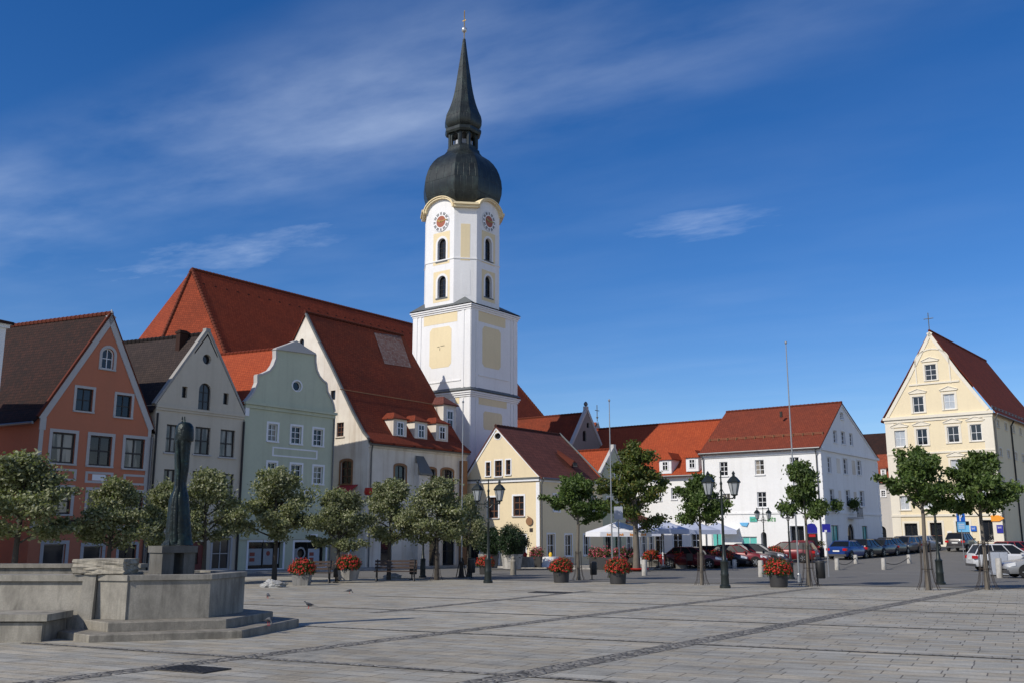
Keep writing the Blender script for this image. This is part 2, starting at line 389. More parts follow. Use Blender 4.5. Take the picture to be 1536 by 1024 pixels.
class Panel:
    def __init__(s, b, A, B):
        s.b, s.o = b, A; s.len = (B - A).length; s.x = (B - A).normalized(); s.n = s.x.cross(Vector((0, 0, 1)))
        s.holes = []
    def p(s, a, z, out=0.0): return s.o + s.x * a + s.n * out + Vector((0, 0, z))
    def uz(s, px, py, off=0.0):
        o = s.b.Mi @ CAM; d = s.b.R3 @ ray(px, py)
        t = (s.o + s.n * off - o).dot(s.n) / d.dot(s.n); q = o + d * t
        return ((q - s.o).dot(s.x), q.z)
    def rect(s, x0, y0, x1, y1):
        cx, cy = (x0 + x1) / 2, (y0 + y1) / 2
        return s.uz(x0, cy)[0], s.uz(x1, cy)[0], s.uz(cx, y1)[1], s.uz(cx, y0)[1]
    def wall(s, outline, mb=None):
        mb = mb or s.b.walls
        vs, es = [], []
        for poly in [outline] + [h for h, d in s.holes]:
            i = len(vs); vs += [Vector(p) for p in poly]; n = len(poly); es += [(i + k, i + (k + 1) % n) for k in range(n)]
        r = delaunay_2d_cdt(vs, es, [], 0, 1e-5)
        for f in r[2]:
            c = sum((r[0][k] for k in f), Vector((0, 0))) / len(f)
            if inside(c, outline) and not any(inside(c, h) for h, d in s.holes): mb.face([s.p(*r[0][k]) for k in f])
        for h, d in s.holes:
            for k in range(len(h)):
                a, b = h[k], h[(k + 1) % len(h)]; mb.face([s.p(*a), s.p(*b), s.p(*b, -d), s.p(*a, -d)])
    def prism(s, mb, poly, o0, o1):
        n = len(poly); mb.loft([[s.p(*q, o0) for q in poly], [s.p(*q, o1) for q in poly]])
    def box(s, mb, a0, a1, z0, z1, o0, o1): mb.hexa([s.p(a, z, o) for z in (z0, z1) for a, o in ((a0, o0), (a1, o0), (a1, o1), (a0, o1))])
    def ring(s, mb, outer, inner, o0, o1):
        n = len(outer)
        for k in range(n):
            j = (k + 1) % n
            mb.face([s.p(*outer[k], o1), s.p(*outer[j], o1), s.p(*inner[j], o1), s.p(*inner[k], o1)])
            mb.face([s.p(*outer[k], o0), s.p(*outer[j], o0), s.p(*outer[j], o1), s.p(*outer[k], o1)])
            mb.face([s.p(*inner[k], o0), s.p(*inner[j], o0), s.p(*inner[j], o1), s.p(*inner[k], o1)])
    def beam(s, mb, p, q, w, o0, o1, side=0):    # bar between two panel points; side shifts it across
        p, q = Vector(p), Vector(q); d = (q - p).normalized(); t = Vector((-d.y, d.x)) * w
        s0, s1 = (side - 1) / 2, (side + 1) / 2
        s.prism(mb, [p + t * s0, q + t * s0, q + t * s1, p + t * s1], o0, o1)
    def win(s, x0, y0, x1, y1, **k): return s.win_m(*s.rect(x0, y0, x1, y1), **k)
    def win_m(s, a0, a1, z0, z1, frame='frame_w', glass=None, sur=None, sw=.13, sill=True, depth=.16, bars=(1, 2), arch=None, fw=.06, ped=None, name='window', label=None, sillmat=None, bw=.045, so=.03):
        e = s.b.e; a, w, h = (a0 + a1) / 2, a1 - a0, z1 - z0
        out = opening(a, z0, w, h, arch); s.holes.append((out, depth + .04))
        inn = opening(a, z0 + fw, w - 2 * fw, h - 2 * fw, arch)
        m = MB(); s.ring(m, out, inn, -depth - .03, -depth + .05)
        for k in range(bars[0]):
            q = a0 + w * (k + 1) / (bars[0] + 1); s.box(m, q - bw / 2, q + bw / 2, z0 + fw - .005, z1 - fw - (w * .02 if arch else -.005), -depth - .02, -depth + .042)
        for k in range(bars[1]):
            q = z0 + h * (k + 1) / (bars[1] + 1); s.box(m, a0 + fw - .005, a1 - fw + .005, q - bw / 2, q + bw / 2, -depth - .018, -depth + .034)
        o = m.build(name, M[frame], e, label=label)
        m = MB(); m.face([s.p(*q, -depth) for q in inn]); m.build('pane', M[glass or rnd.choice(['gl1', 'gl1', 'gl2', 'gl3'])], o)
        if sur:
            m = MB(); big = opening(a, z0 - sw * .6, w + 2 * sw, h + sw * 1.6, arch); s.ring(m, big, out, -.01, so); m.build('surround', M[sur], o)
        if sill:
            m = MB(); s.box(m, a0 - sw * .9, a1 + sw * .9, z0 - .09, z0 - .003, -depth + .05, .1); m.build('sill', M[sillmat or sur or 'trim'], o)
        if ped:
            m = MB(); t = z1 + sw + .18; hw = w / 2 + sw + .1
            s.prism(m, [(a - hw, t), (a + hw, t), (a + hw, t + .06), (a, t + .4), (a - hw, t + .06)], 0.0, .05); s.beam(m, (a - hw - .06, t + .05), (a, t + .4), .07, -.01, .12, 1); s.beam(m, (a, t + .4), (a + hw + .06, t + .05), .07, -.01, .12, 1); s.box(m, a - hw, a + hw, t - .06, t - .003, -.01, .1); m.build('pediment', M[ped], o)
        return o
def slope(mb, lo, hi, th=.14):                   # lo / hi: polylines eave->ridge at the two ends of a roof slope
    c = [0.0]
    for k in range(1, len(lo)): c.append(c[-1] + (Vector(lo[k]) - Vector(lo[k - 1])).length)
    ln = (Vector(hi[0]) - Vector(lo[0])).length; l2 = (Vector(hi[-1]) - Vector(lo[-1])).length
    dn = Vector((0, 0, -th))
    d = (Vector(hi[0]) - Vector(lo[0])).normalized()
    off = lambda q: (Vector(q) - Vector(lo[0])).dot(d)
    for k in range(len(lo) - 1):
        A, B, C, D = [Vector(q) for q in (lo[k], hi[k], hi[k + 1], lo[k + 1])]
        mb.face([A, B, C, D], [(off(A), c[k]), (off(B), c[k]), (off(C), c[k + 1]), (off(D), c[k + 1])])
        mb.face([A + dn, D + dn, C + dn, B + dn]); mb.face([A, D, D + dn, A + dn]); mb.face([B, B + dn, C + dn, C])
    A, B = Vector(lo[0]), Vector(hi[0]); mb.face([A, A + dn, B + dn, B])
def tri(mb, A, B, C, th=.14):                    # hip: eave A-B, peak C
    A, B, C = Vector(A), Vector(B), Vector(C); d = (B - A).normalized(); h = C - A; q = h.dot(d); v = (h - d * q).length
    mb.face([A, B, C], [(0, 0), ((B - A).length, 0), (q, v)])
    dn = Vector((0, 0, -th)); mb.face([A, A + dn, B + dn, B])
def ridge(b, p, q, mat, name='ridge_tiles', r=.13):
    p, q = Vector(p), Vector(q); n = max(2, int((q - p).length / .38)); m = MB()
    for k in range(n):
        a, c = p.lerp(q, k / n), p.lerp(q, (k + .99) / n); m.tube([a, a.lerp(c, .8), c], [r * 1.12, r * .92, r * .9], 6)
    return m.build(name, M[mat], b.e)
def pipe(b, pts, r=.055, mat='zinc', name='downpipe'):
    m = MB(); m.tube(pts, r, 8); return m.build(name, M[mat], b.e, 40)
def gutter(b, p, q, r=.08, mat='zinc'):
    m = MB(); p, q = Vector(p), Vector(q); m.tube([p, q], r, 8); return m.build('gutter', M[mat], b.e, 40)
def chimney(b, u, w, z0, z1, s=.5, mat='brownstone'):
    m = MB(); c = b.L(u, w, 0)
    m.box(c.x - s, c.x + s, c.y - s * .7, c.y + s * .7, z0, z1); m.box(c.x - s * 1.15, c.x + s * 1.15, c.y - s * .9, c.y + s * .9, z1 + .002, z1 + .14)
    m.box(c.x - s * .9, c.x + s * .9, c.y - s * .5, c.y + s * .5, z1 + .142, z1 + .22)
    return m.build('chimney', M[mat], b.e)
AZ = math.atan2(.598, .801); D1 = Vector((.598, .801, 0)); D2 = Vector((-.801, .598, 0))
CORNER = Vector((-10.5, 70.8, 0))
def rowpt(px):                                    # where column px meets the frontage line of the row
    s = (px - CX) / F; t = (CORNER.x - s * CORNER.y) / (D1.x - s * D1.y)
    q = CORNER - D1 * t; return Vector((q.x, q.y, g(q.x, q.y)))
def base_shell(b, W, D, z0, zl, zr=None, right=True, left=True):   # side and back walls
    zr = zr or zl
    if left: b.walls.face([b.L(0, D, z0), b.L(0, 0, z0), b.L(0, 0, zl), b.L(0, D, zl)])
    if right: b.walls.face([b.L(W, 0, z0), b.L(W, D, z0), b.L(W, D, zr), b.L(W, 0, zr)])

# ================================================================ terracotta house
P = rowpt(58); P2 = rowpt(226); W = (P2 - P).length
b = House('terracotta_house', 'terracotta gabled town house with grey window surrounds, beside the warm grey house', 'house', P, AZ, -.12, M['orange'])
f = b.panel((0, 0), (W, 0))
apex = f.uz(167, 471); zl = f.uz(58, 622)[1]; zr = f.uz(231, 640)[1]
for q in ((114, 582, 139, 616), (174, 592, 197, 625)): f.win(*q, frame='frame_d', sur='trimgrey', sw=.14, bars=(1, 1))
for q in ((77, 648, 112, 694), (134, 653, 167, 698), (187, 657, 216, 702), (72, 731, 106, 770), (131, 735, 163, 775), (186, 738, 214, 776)): f.win(*q, frame='frame_d', sur='trimgrey', sw=.17, bars=(1, 1), fw=.09, bw=.09, glass=rnd.choice(['gl3', 'gl3', 'gl1']))
f.win(153, 522, 171, 553, frame='frame_w', sur='trimgrey', sw=.16, arch='round', bars=(1, 1), glass='gl2')
for q in ((64, 815, 97, 857), (124, 818, 152, 858)): f.win(*q, frame='trimgrey', glass='gl2', sur='trimgrey', sw=.18, bars=(0, 0), sill=False, name='shop_window')
f.win(177, 816, 203, 862, frame='frame_d', glass='gl1', sur='trimgrey', sw=.16, bars=(1, 0), sill=False, name='door')
f.wall([(0, -.5), (W, -.5), (W, zr), apex, (0, zl)])
base_shell(b, W, 12, -.5, zl, zr)
b.done()
m = MB(); f.beam(m, (-.12, zl - .1), apex, .34, -.06, .06, -1); f.beam(m, apex, (W + .12, zr - .1), .34, -.06, .06, -1); m.build('gable_trim', M['trimgrey'], b.e)
m = MB(); f.beam(m, (-.12, zl - .1), apex, .12, -.1, .1, 1); f.beam(m, apex, (W + .12, zr - .1), .06, -.1, .1, 1); m.build('verge_tiles', M['roof_red'], b.e)
m = MB()
for xa in ((77, 702, 112, 720), (130, 707, 167, 724), (187, 711, 217, 727)):
    r = f.rect(*xa); f.ring(m, opening((r[0] + r[1]) / 2, r[2], r[1] - r[0] + .2, r[3] - r[2]), opening((r[0] + r[1]) / 2, r[2] + .12, r[1] - r[0] - .1, r[3] - r[2] - .24), 0, .02)
m.build('panel_moulding', M['trimgrey'], b.e)
r = f.rect(138, 711, 160, 720); m = MB(); f.box(m, *r, 0, .03); m.build('sign_panel', M['trim'], b.e)
m = MB(); z = f.uz(140, 790)[1]; f.box(m, -.02, W + .02, z - .14, z + .14, -.02, .1); f.box(m, -.03, .3, zl - .75, zl - .1, -.02, .07)
f.box(m, 0, .22, z + .14, zl - .75, -.02, .04); f.box(m, W - .2, W, z + .14, zr, -.02, .04); m.build('string_course', M['trimgrey'], b.e)
m = MB(); A = b.L(apex[0], -.03, apex[1]); E = b.L(apex[0], 12, apex[1] + .35)
slope(m, [b.L(-.35, -.03, zl - .28), b.L(.3, -.03, zl + .42), A], [b.L(-.35, 12, zl - .28), b.L(.3, 12, zl + .5), E])
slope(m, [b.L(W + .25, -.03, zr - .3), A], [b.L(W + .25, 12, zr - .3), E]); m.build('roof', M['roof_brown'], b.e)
ridge(b, A + Vector((0, 0, .04)), E + Vector((0, 0, .04)), 'roof_red')
m = MB(); m.lathe([(.1, -.1), (.1, .08), (.04, .2), (.0, .28)], 8, b.L(apex[0], 0, apex[1])); m.build('finial', M['trimgrey'], b.e)
gutter(b, b.L(-.4, 0, zl - .4), b.L(-.4, 12, zl - .4))
pipe(b, [f.p(W + .02, zr - .6, .12), f.p(W + .02, -.3, .12)])

# ================================================================ white neighbour just inside the frame edge
s = (-8 - CX) / F; P = Vector((s * 46, 46, g(s * 46, 46)))
b = House('white_corner_house', 'bright white house corner beyond the terracotta house, cut off by the frame', 'house', P - D1 * 8, AZ, 0, M['white'])
f = b.panel((0, 0), (8, 0)); zt = f.uz(6, 492)[1]
f.win_m(2, 3.2, 3.5, 5.2, sur='trim'); f.win_m(5.2, 6.4, 3.5, 5.2, sur='trim'); f.win_m(2, 3.2, 7, 8.6, sur='trim'); f.win_m(5.2, 6.4, 7, 8.6, sur='trim')
f.wall([(0, -.5), (8, -.5), (8, zt), (0, zt)]); b.walls.face([b.L(8, 0, -.5), b.L(8, 9, -.5), b.L(8, 9, zt), b.L(8, 0, zt)]); b.done()
m = MB(); c = b.L(0, 0, 0); m.box(-.2, 8.12, -.12, 9, zt + .002, zt + .16); m.box(-.2, 8.2, -.2, 9, zt + .163, zt + .28); m.build('cornice', M['trim'], b.e)
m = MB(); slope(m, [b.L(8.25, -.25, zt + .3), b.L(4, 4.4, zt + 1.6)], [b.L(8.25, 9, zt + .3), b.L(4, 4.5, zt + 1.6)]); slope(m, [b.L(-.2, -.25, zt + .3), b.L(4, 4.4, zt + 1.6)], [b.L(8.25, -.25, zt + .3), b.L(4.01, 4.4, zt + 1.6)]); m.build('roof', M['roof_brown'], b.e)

# ================================================================ warm grey house
P = rowpt(231); P2 = rowpt(364); W = (P2 - P).length
b = House('grey_house', 'warm grey gabled town house with round attic hole and brick chimney', 'house', P, AZ, -.12, M['greyw'])
f = b.panel((0, 0), (W, 0)); apex = f.uz(312, 496); zl = f.uz(237, 606)[1]; zr = f.uz(366, 620)[1]
f.win(304, 531, 317, 546, arch='circle', frame='frame_d', glass='gl1', sill=False, bars=(0, 0), depth=.25, name='round_opening')
for q in ((273, 579, 281, 596), (335, 589, 343, 606)): f.win(*q, frame='frame_d', glass='gl1', bars=(0, 0), sill=False, depth=.22, name='attic_opening')
f.win(298, 574, 316, 615, frame='frame_d', glass='gl2', arch='round', bars=(1, 2), sillmat='trimgrey')
for q in ((249, 636, 266, 678), (292, 640, 315, 681), (330, 644, 352, 685), (245, 703, 262, 742), (288, 706, 311, 746), (328, 710, 350, 750)): f.win(*q, frame='frame_d', bars=(1, 1), fw=.08, bw=.08, sillmat='trimgrey', glass=rnd.choice(['gl3', 'gl3', 'gl1']))
f.win(318, 806, 345, 853, frame='trimgrey', glass='gl2', bars=(1, 1), sill=False, name='shop_window', sur='trimgrey')
f.win(268, 812, 306, 855, frame='doorred', glass='gl1', bars=(1, 0), sill=False, name='door', fw=.35)
f.wall([(0, -.5), (W, -.5), (W, zr), apex, (0, zl)]); base_shell(b, W, 12, -.5, zl, zr); b.done()
m = MB(); f.beam(m, (-.05, zl), apex, .13, -.3, .04, 1); f.beam(m, apex, (W + .05, zr), .13, -.3, .04, 1); f.box(m, apex[0] - .17, apex[0] + .17, apex[1] - .1, apex[1] + .14, -.3, .05); m.build('gable_coping', M['trimdark'], b.e)
m = MB(); z = f.uz(300, 615)[1]; f.box(m, -.02, W + .02, z - .1, z + .05, -.02, .13); f.box(m, -.02, W + .02, z - .24, z - .103, -.02, .07)
m.build('cornice', M['greyw'], b.e); m = MB(); z = f.uz(300, 795)[1]; f.box(m, -.02, W + .02, z - .1, z + .1, -.02, .1); m.build('string_course', M['greyw'], b.e)
m = MB(); A = b.L(apex[0], -.01, apex[1] - .2); E = b.L(apex[0], 12, apex[1] + .1)
slope(m, [b.L(-.2, .03, zl - .35), A], [b.L(-.2, 12, zl - .35), E]); slope(m, [b.L(W + .2, .03, zr - .35), A], [b.L(W + .2, 12, zr - .35), E]); m.build('roof', M['roof_grey'], b.e)
ridge(b, A + (E - A) * .03 + Vector((0, 0, .02)), E + Vector((0, 0, .02)), 'roof_grey')
q = f.uz(265, 500); chimney(b, apex[0] - .42, 1.75, apex[1] - 1.8, apex[1] - .1, .3, 'brick')
pipe(b, [f.p(W - .03, zr - .5, .1), f.p(W - .03, -.3, .1)], .07, 'black'); pipe(b, [f.p(.08, zl - .5, .1), f.p(.08, -.3, .1)], .06, 'black')
m = MB(); m.tube([f.p(W - .5, 2.6, .05), f.p(W - .5, 2.65, .8), f.p(W - .2, 2.9, .8)], .03); m.lathe([(.02, 0), (.14, -.1), (.14, -.35), (.02, -.4)], 8, f.p(W - .35, 2.75, .8)); m.build('wall_lantern', M['black'], b.e)

# ================================================================ pale green house with curved gable
P = rowpt(365.5); P2 = rowpt(500.5); W = (P2 - P).length
b = House('green_house', 'pale green house with curved gable, shop windows and posters', 'house', P, AZ, -.12, M['green'])
f = b.panel((0, 0), (W, 0))
outl = [(503, 617), (500, 606), (497, 598), (491, 587), (489.5, 574), (484, 570), (479, 564), (475, 555), (473, 543), (473, 531), (443, 513), (414, 523), (414, 537), (410, 548), (404, 556), (393, 561), (386, 562), (386, 574), (380, 588), (374, 596), (369, 602)]
og = [f.uz(*q) for q in outl]; og[0] = (W, og[0][1]); og[-1] = (0, og[-1][1])
f.win(439, 571, 452, 586, arch='circle', frame='trim', glass='gl1', sill=False, bars=(0, 0), sur='trim', sw=.1, name='round_window')
for q in ((402, 635, 416, 661), (437, 639, 452, 665), (470, 643, 484, 668), (401, 693, 414, 719), (436, 696, 452, 722), (470, 699, 484, 725)): f.win(*q, sur='trim', sw=.14)
for q in ((372, 812, 424, 852), (441, 812, 488, 850)): f.win(*q, frame='frame_d', glass='gl1', bars=(1, 0), sill=False, sur='trim', sw=.14, depth=.35, name='shop_window')
f.wall([(0, -.6), (W, -.6)] + og); base_shell(b, W, 11, -.6, og[-1][1], og[0][1]); b.done()
m = MB()
for k in range(len(og) - 1): f.beam(m, og[k + 1], og[k], .12, -.3, .07, 0)
pk = f.uz(443, 511); f.prism(m, [(f.uz(412, 524)[0], f.uz(412, 524)[1]), (f.uz(473, 532)[0], f.uz(473, 532)[1]), pk, ], -.32, .14); m.build('gable_coping', M['trimgrey'], b.e)
m = MB(); z = f.uz(435, 612)[1]; f.box(m, -.12, W + .1, z - .08, z + .1, -.02, .22); f.box(m, -.02, W + .02, z - .3, z - .083, -.02, .1); m.build('cornice', M['green'], b.e)
m = MB()
for x0, y0, x1, y1 in ((408, 672, 476, 686), (455, 734, 478, 745)):
    r = f.rect(x0, y0, x1, y1); f.ring(m, opening((r[0] + r[1]) / 2, r[2], r[1] - r[0], r[3] - r[2]), opening((r[0] + r[1]) / 2, r[2] + .1, r[1] - r[0] - .25, r[3] - r[2] - .2), 0, .03); m.build('stucco_ornament', M['trim'], b.e); m = MB()
f.box(m, .0, .3, og[-1][1] - .9, og[-1][1] - .35, -.02, .06); m.build('stucco_ornament', M['trim'], b.e)
m = MB(); z = f.uz(435, 806)[1]; f.box(m, 0, W, z - .1, z + .1, -.02, .1); m.build('string_course', M['green'], b.e)
z = f.uz(435, 852)[1]; m = MB(); f.box(m, 0, W, -.6, z - .1, -.02, .05); m.build('plinth', M['plinth'], b.e)
for k, (x0, y0, x1, y1, c) in enumerate(((376, 822, 396, 847, 'poster'), (399, 822, 413, 846, 'poster'), (415, 821, 422, 845, 'signback'), (441, 822, 450, 848, 'poster'), (466, 822, 483, 846, 'signback'))):
    r = f.rect(x0, y0, x1, y1); m = MB(); f.box(m, *r, -.3, -.28); po = m.build('poster', M[c], b.e)
    m = MB(); aw = r[1] - r[0]; zh = r[3] - r[2]
    if k == 1: m.disc(f.p(r[0] + aw * .5, r[2] + zh * .7, -.275), f.x, (0, 0, 1), zh * .16, 10)
    else:
        for t in (.22, .55): f.box(m, r[0] + aw * .12, r[0] + aw * .5, r[2] + zh * t, r[2] + zh * (t + .22), -.279, -.276)
    m.build('print', M['posterred'], po)
m = MB(); c = f.p(f.uz(455, 829)[0], f.uz(455, 829)[1], -.26); m.disc(c, f.x, (0, 0, 1), .42, 20, .3); m.build('hanging_wreath', M['poster'], b.e)
r = f.rect(464, 800, 476, 806); m = MB(); f.box(m, *r, 0, .05); m.build('name_plate', M['signwhite'], b.e)
A = b.L(og[10][0], .05, og[10][1] - .35); m = MB(); E = b.L(og[10][0], 11, og[10][1] - .15); zl, zr = og[-1][1], og[0][1]
slope(m, [b.L(-.1, .05, zl - .1), A], [b.L(-.1, 11, zl - .1), E]); slope(m, [b.L(W + .1, .05, zr - .1), A], [b.L(W + .1, 11, zr - .1), E]); m.build('roof', M['roof_bright'], b.e)
ridge(b, A, E, 'roof_bright')
pipe(b, [f.p(W - .06, zr - .5, .08), f.p(W - .06, -.3, .08)])

# ================================================================ old white corner house
P = Vector((CORNER.x, CORNER.y, g(CORNER.x, CORNER.y)))
b = House('old_white_house', 'old stained cream house with steep red roof, three dormers and peeling plaster', 'house', P, AZ, 0, M['oldwhite'])
LN, DW = 11.3, 14.6
f = b.panel((0, 0), (LN, 0)); gb = b.panel((0, DW), (0, 0))
prof = [gb.uz(*q) for q in ((459, 472), (478, 512), (498, 552), (530, 620), (545.6, 649), (555.5, 661))]
ap = prof[0]; ze = prof[-1][1]
left = [(2 * ap[0] - a, z) for a, z in prof]
for q in ((449, 508, 456, 526),): gb.win(*q, frame='frame_d', glass='gl1', arch='round', bars=(0, 0), sill=False)
gb.win(496, 585, 503, 599, frame='frame_d', glass='gl1', bars=(0, 0), sill=False); gb.win(505, 633, 515.5, 654, frame='frame_b', glass='gl1', sillmat='oldwhite')
gb.win(511, 690, 527, 725, frame='frame_b', glass='gl1', sur='brownstone', sw=.16, bars=(1, 2), arch='seg'); gb.win_m(3.0, 4.4, 9, 10.6, frame='frame_d', glass='gl1')
ge = b.panel((LN, 0), (LN, DW)); ge.wall([(0, -.6), (DW, -.6), (DW, ze)] + [(DW - a, z) for a, z in left[::-1][1:-1]] + [(DW - ap[0], ap[1])] + [(DW - a, z) for a, z in prof[1:-1]] + [(0, ze)])
gb.wall([(0, -.6), (DW, -.6)] + prof[::-1][0:0] + [(DW, ze)] + [(a, z) for a, z in reversed(prof[:-1])] + [(a, z) for a, z in left[1:-1]] + [(0, ze)])
for q in ((592, 697, 608, 733), (640, 702, 653, 733), (662, 703, 679, 742)): f.win(*q, frame='frame_d', glass='gl1', sur='brownstone', sw=.16, bars=(1, 1), arch='seg')
for x0, x1 in ((571, 588), (644, 656), (664, 682)): f.win(x0, 803, x1, 848, frame='frame_d', glass='gl1', bars=(0, 1), sill=False, name='door')
zf = f.uz(560, 668)[1]
f.wall([(0, -.6), (LN, -.6), (LN, ze - .05), (0, ze - .05)]); b.done()
m = MB(); f.box(m, -.02, LN, ze - .42, ze - .2, -.02, .12); m.build('cornice', M['oldwhite'], b.e)
def RP(a, z, u, o=.0): return b.L(u, DW - a, z + o)
m = MB(); pr = list(reversed(prof)); pr[0] = (pr[0][0] + .3, pr[0][1] - .12)
slope(m, [RP(a, z, -.12, .12) for a, z in pr], [RP(a, z, LN, .12) for a, z in pr]); pl = list(reversed(left)); slope(m, [RP(a, z, -.12, .12) for a, z in pl], [RP(a, z, LN, .12) for a, z in pl]); m.build('roof', M['roof_dark'], b.e)
ridge(b, RP(ap[0], ap[1], -.15, .18), RP(ap[0], ap[1], LN, .18), 'roof_dark')
m = MB()
for k in range(len(prof) - 1): gb.beam(m, prof[k], prof[k + 1], .16, -.05, .14, 1)
m.build('gable_flashing', M['leadgrey'], b.e)
gutter(b, f.p(-.1, ze - .2, .34), f.p(LN, ze - .2, .34)); pipe(b, [f.p(.15, ze - .25, .3), f.p(.25, ze - .8, .1), f.p(.25, -.3, .1)])
m = MB(); k0, k1 = prof[1], prof[2]                   # patch of salvaged tiles
def onroof(px, py, lift=.14):
    o = b.Mi @ CAM; d = b.R3 @ ray(px, py); A, B_ = RP(*prof[0], 0, .12), RP(*prof[3], 0, .12); n = (B_ - A).cross(Vector((1, 0, 0))).normalized()
    if n.z < 0: n = -n
    t = (A + n * lift - o).dot(n) / d.dot(n); return o + d * t
pq = [onroof(*q, .03) for q in ((577, 545), (617, 551), (601, 504), (561, 499))]; m.face(pq, [(0, 0), (3, 0), (3, 4), (0, 4)]); m.face([q - Vector((0, 0, .1)) for q in pq]); m.build('roof_patch', M['roof_patch'], b.e)
m = MB(); q0, q1 = onroof(510, 585), onroof(672, 611); m.tube([q0 + Vector((0, 0, .1)), q1 + Vector((0, 0, .1))], .035, 6); q0, q1 = onroof(560, 655), onroof(690, 672); m.build('snow_guard', M['brownstone'], b.e)
def dormer(b, f, x0, y0, x1, y1, back, wm, rm, hip=True, off=-.3, win=None, up=.85):
    """box dormer whose front fills the photo box; its roof is a little hipped cap"""
    a0, z0 = f.uz(x0, (y0 + y1) / 2, off)[0], f.uz((x0 + x1) / 2, y1, off)[1]; a1, z1 = f.uz(x1, (y0 + y1) / 2, off)[0], f.uz((x0 + x1) / 2, y0, off)[1]
    m = MB(); f.box(m, a0, a1, z0 - .1, z1, off - back, off); d = m.build('dormer', M[wm], b.e)
    w, h = a1 - a0, z1 - z0; aw = (a0 + a1) / 2
    m = MB(); f.ring(m, opening(aw, z0 + h * .16, w * .52, h * .68), opening(aw, z0 + h * .2, w * .38, h * .58), off - .02, off + .05); f.box(m, aw - .025, aw + .025, z0 + h * .19, z0 + h * .8, off, off + .04); f.box(m, aw - w * .2, aw + w * .2, z0 + h * .52, z0 + h * .56, off, off + .035); m.build('window', M['frame_w'], d)
    m = MB(); f.box(m, aw - w * .2, aw + w * .2, z0 + h * .19, z0 + h * .79, off - .02, off + .012); m.build('pane', M['gl1'], d)
    e = .16; m = MB(); A, B_ = f.p(a0 - e, z1, off + e), f.p(a1 + e, z1, off + e); C, D = f.p(a0 - e, z1, off - back), f.p(a1 + e, z1, off - back)
    T0, T1 = f.p(aw, z1 + w * .42 * up, off - (w * .45 if hip else -e)), f.p(aw, z1 + w * .42 * up, off - back - .6)
    slope(m, [A, T0], [C, T1], .08); slope(m, [B_, T0], [D, T1], .08)
    if hip: tri(m, A, B_, T0, .08)
    else: m.face([A, B_, T0])
    m.build('dormer_roof', M[rm], d); return d
for q in ((590, 627, 610, 658), (622, 631, 641, 661), (654, 634, 672, 663)): dormer(b, f, *q, 3.2, 'oldwhite', 'roof_dark', True, -.45)
dormer(b, f, 665, 606, 684, 655, 2.4, 'oldwhite', 'roof_maroon', True, -1.7, up=1.1)
m = MB(); a0, z0 = f.uz(621, 712); a1, z1 = f.uz(638, 684)           # buttress with sloping zinc cap
f.box(m, a0, a1, -.5, z0, -.02, .55); m.build('buttress', M['oldwhite'], b.e)
m = MB(); f.box(m, a0 + .1, a1 - .1, z0 + .002, z1 - .6, -.02, .3); m.build('chimney_breast', M['oldwhite'], b.e)
m = MB(); m.face([f.p(a0 - .1, z0 + .15, .7), f.p(a1 + .15, z0 + .15, .7), f.p(a1 - .2, z1, 0.02), f.p(a0 + .1, z1, 0.02)]); m.face([f.p(a0 - .1, z0 + .02, .7), f.p(a1 + .15, z0 + .02, .7), f.p(a1 + .15, z0 + .15, .7), f.p(a0 - .1, z0 + .15, .7)]); m.face([f.p(a1 + .15, z0 + .15, .7), f.p(a1 + .15, z0 + .02, .7), f.p(a1 - .2, z1 - .1, .02), f.p(a1 - .2, z1, .02)]); m.build('buttress_cap', M['leadgrey'], b.e)
m = MB(); a0, z0 = f.uz(686, 748); f.box(m, LN - .9, LN - .35, -.5, f.uz(684, 690)[1], -.02, .4); m.build('rain_pier', M['brownstone'], b.e)
m = MB()                                                         # red awning over the passage beside the green house
A = gb.uz(511, 728); B_ = gb.uz(537, 728); m.hexa([gb.p(A[0], A[1], .02), gb.p(B_[0], A[1], .02), gb.p(B_[0], A[1] - .7, 1.2), gb.p(A[0], A[1] - .7, 1.2)] + [gb.p(A[0], A[1] + .05, .02), gb.p(B_[0], A[1] + .05, .02), gb.p(B_[0], A[1] - .64, 1.2), gb.p(A[0], A[1] - .64, 1.2)]); m.build('awning', M['redcloth'], b.e)
m = MB(); m.lathe([(.3, 0), (.36, .2), (.3, .5)], 10, f.p(-.3, f.uz(552, 742)[1], .5)); m.build('flower_basket', M['red'], b.e)

# ================================================================ church: nave and tower
def rp(px, py, Y): return at(px, py, Y)
c0 = CORNER + D2 * 15.2 - D1 * 2.6; P = Vector((c0.x, c0.y, g(c0.x, c0.y)))
b = House('church_nave', 'long church nave with high hipped red roof rising behind the old houses', 'church', P, AZ, 0, M['oldwhite'])
def solveu(px, w, py=802):                                                 # along-ridge coordinate seen in column px on the line w behind the front wall
    s_ = (px - CX) / F / (math.cos(TH) - (CY - py) / F * math.sin(TH)); q = P + D2 * w; return (s_ * q.y - q.x) / (D1.x - s_ * D1.y)
WC = 20.0; ue = solveu(288, WC / 2, 404); pe = P + D1 * ue + D2 * (WC / 2); zR = at(288, 404, pe.y).z - P.z
qa = P + D1 * 26 + D2 * (WC / 2); UR = solveu(829, 0, 640) + 3.6; zE = 13.0
u0 = ue - 3.2; u1 = UR
b.walls.loft([[b.L(u, w_, z) for u, w_ in ((ue - .3, .4), (u1 - .4, .4), (u1 - .4, WC - .4), (ue - 3.7, WC - .4), (ue - 4.4, WC / 2))] for z in (-.5, zE + .2)]); b.done()
R0, R1 = b.L(ue, WC / 2, zR), b.L(u1 - 5.0, WC / 2, zR)
F0, F1, K0, K1 = b.L(ue - .7, 0, zE), b.L(u1, 0, zE), b.L(ue - 4.3, WC, zE), b.L(u1, WC, zE)
N0 = b.L(ue - 5.0, WC / 2, zE)                                        # three-sided apse end
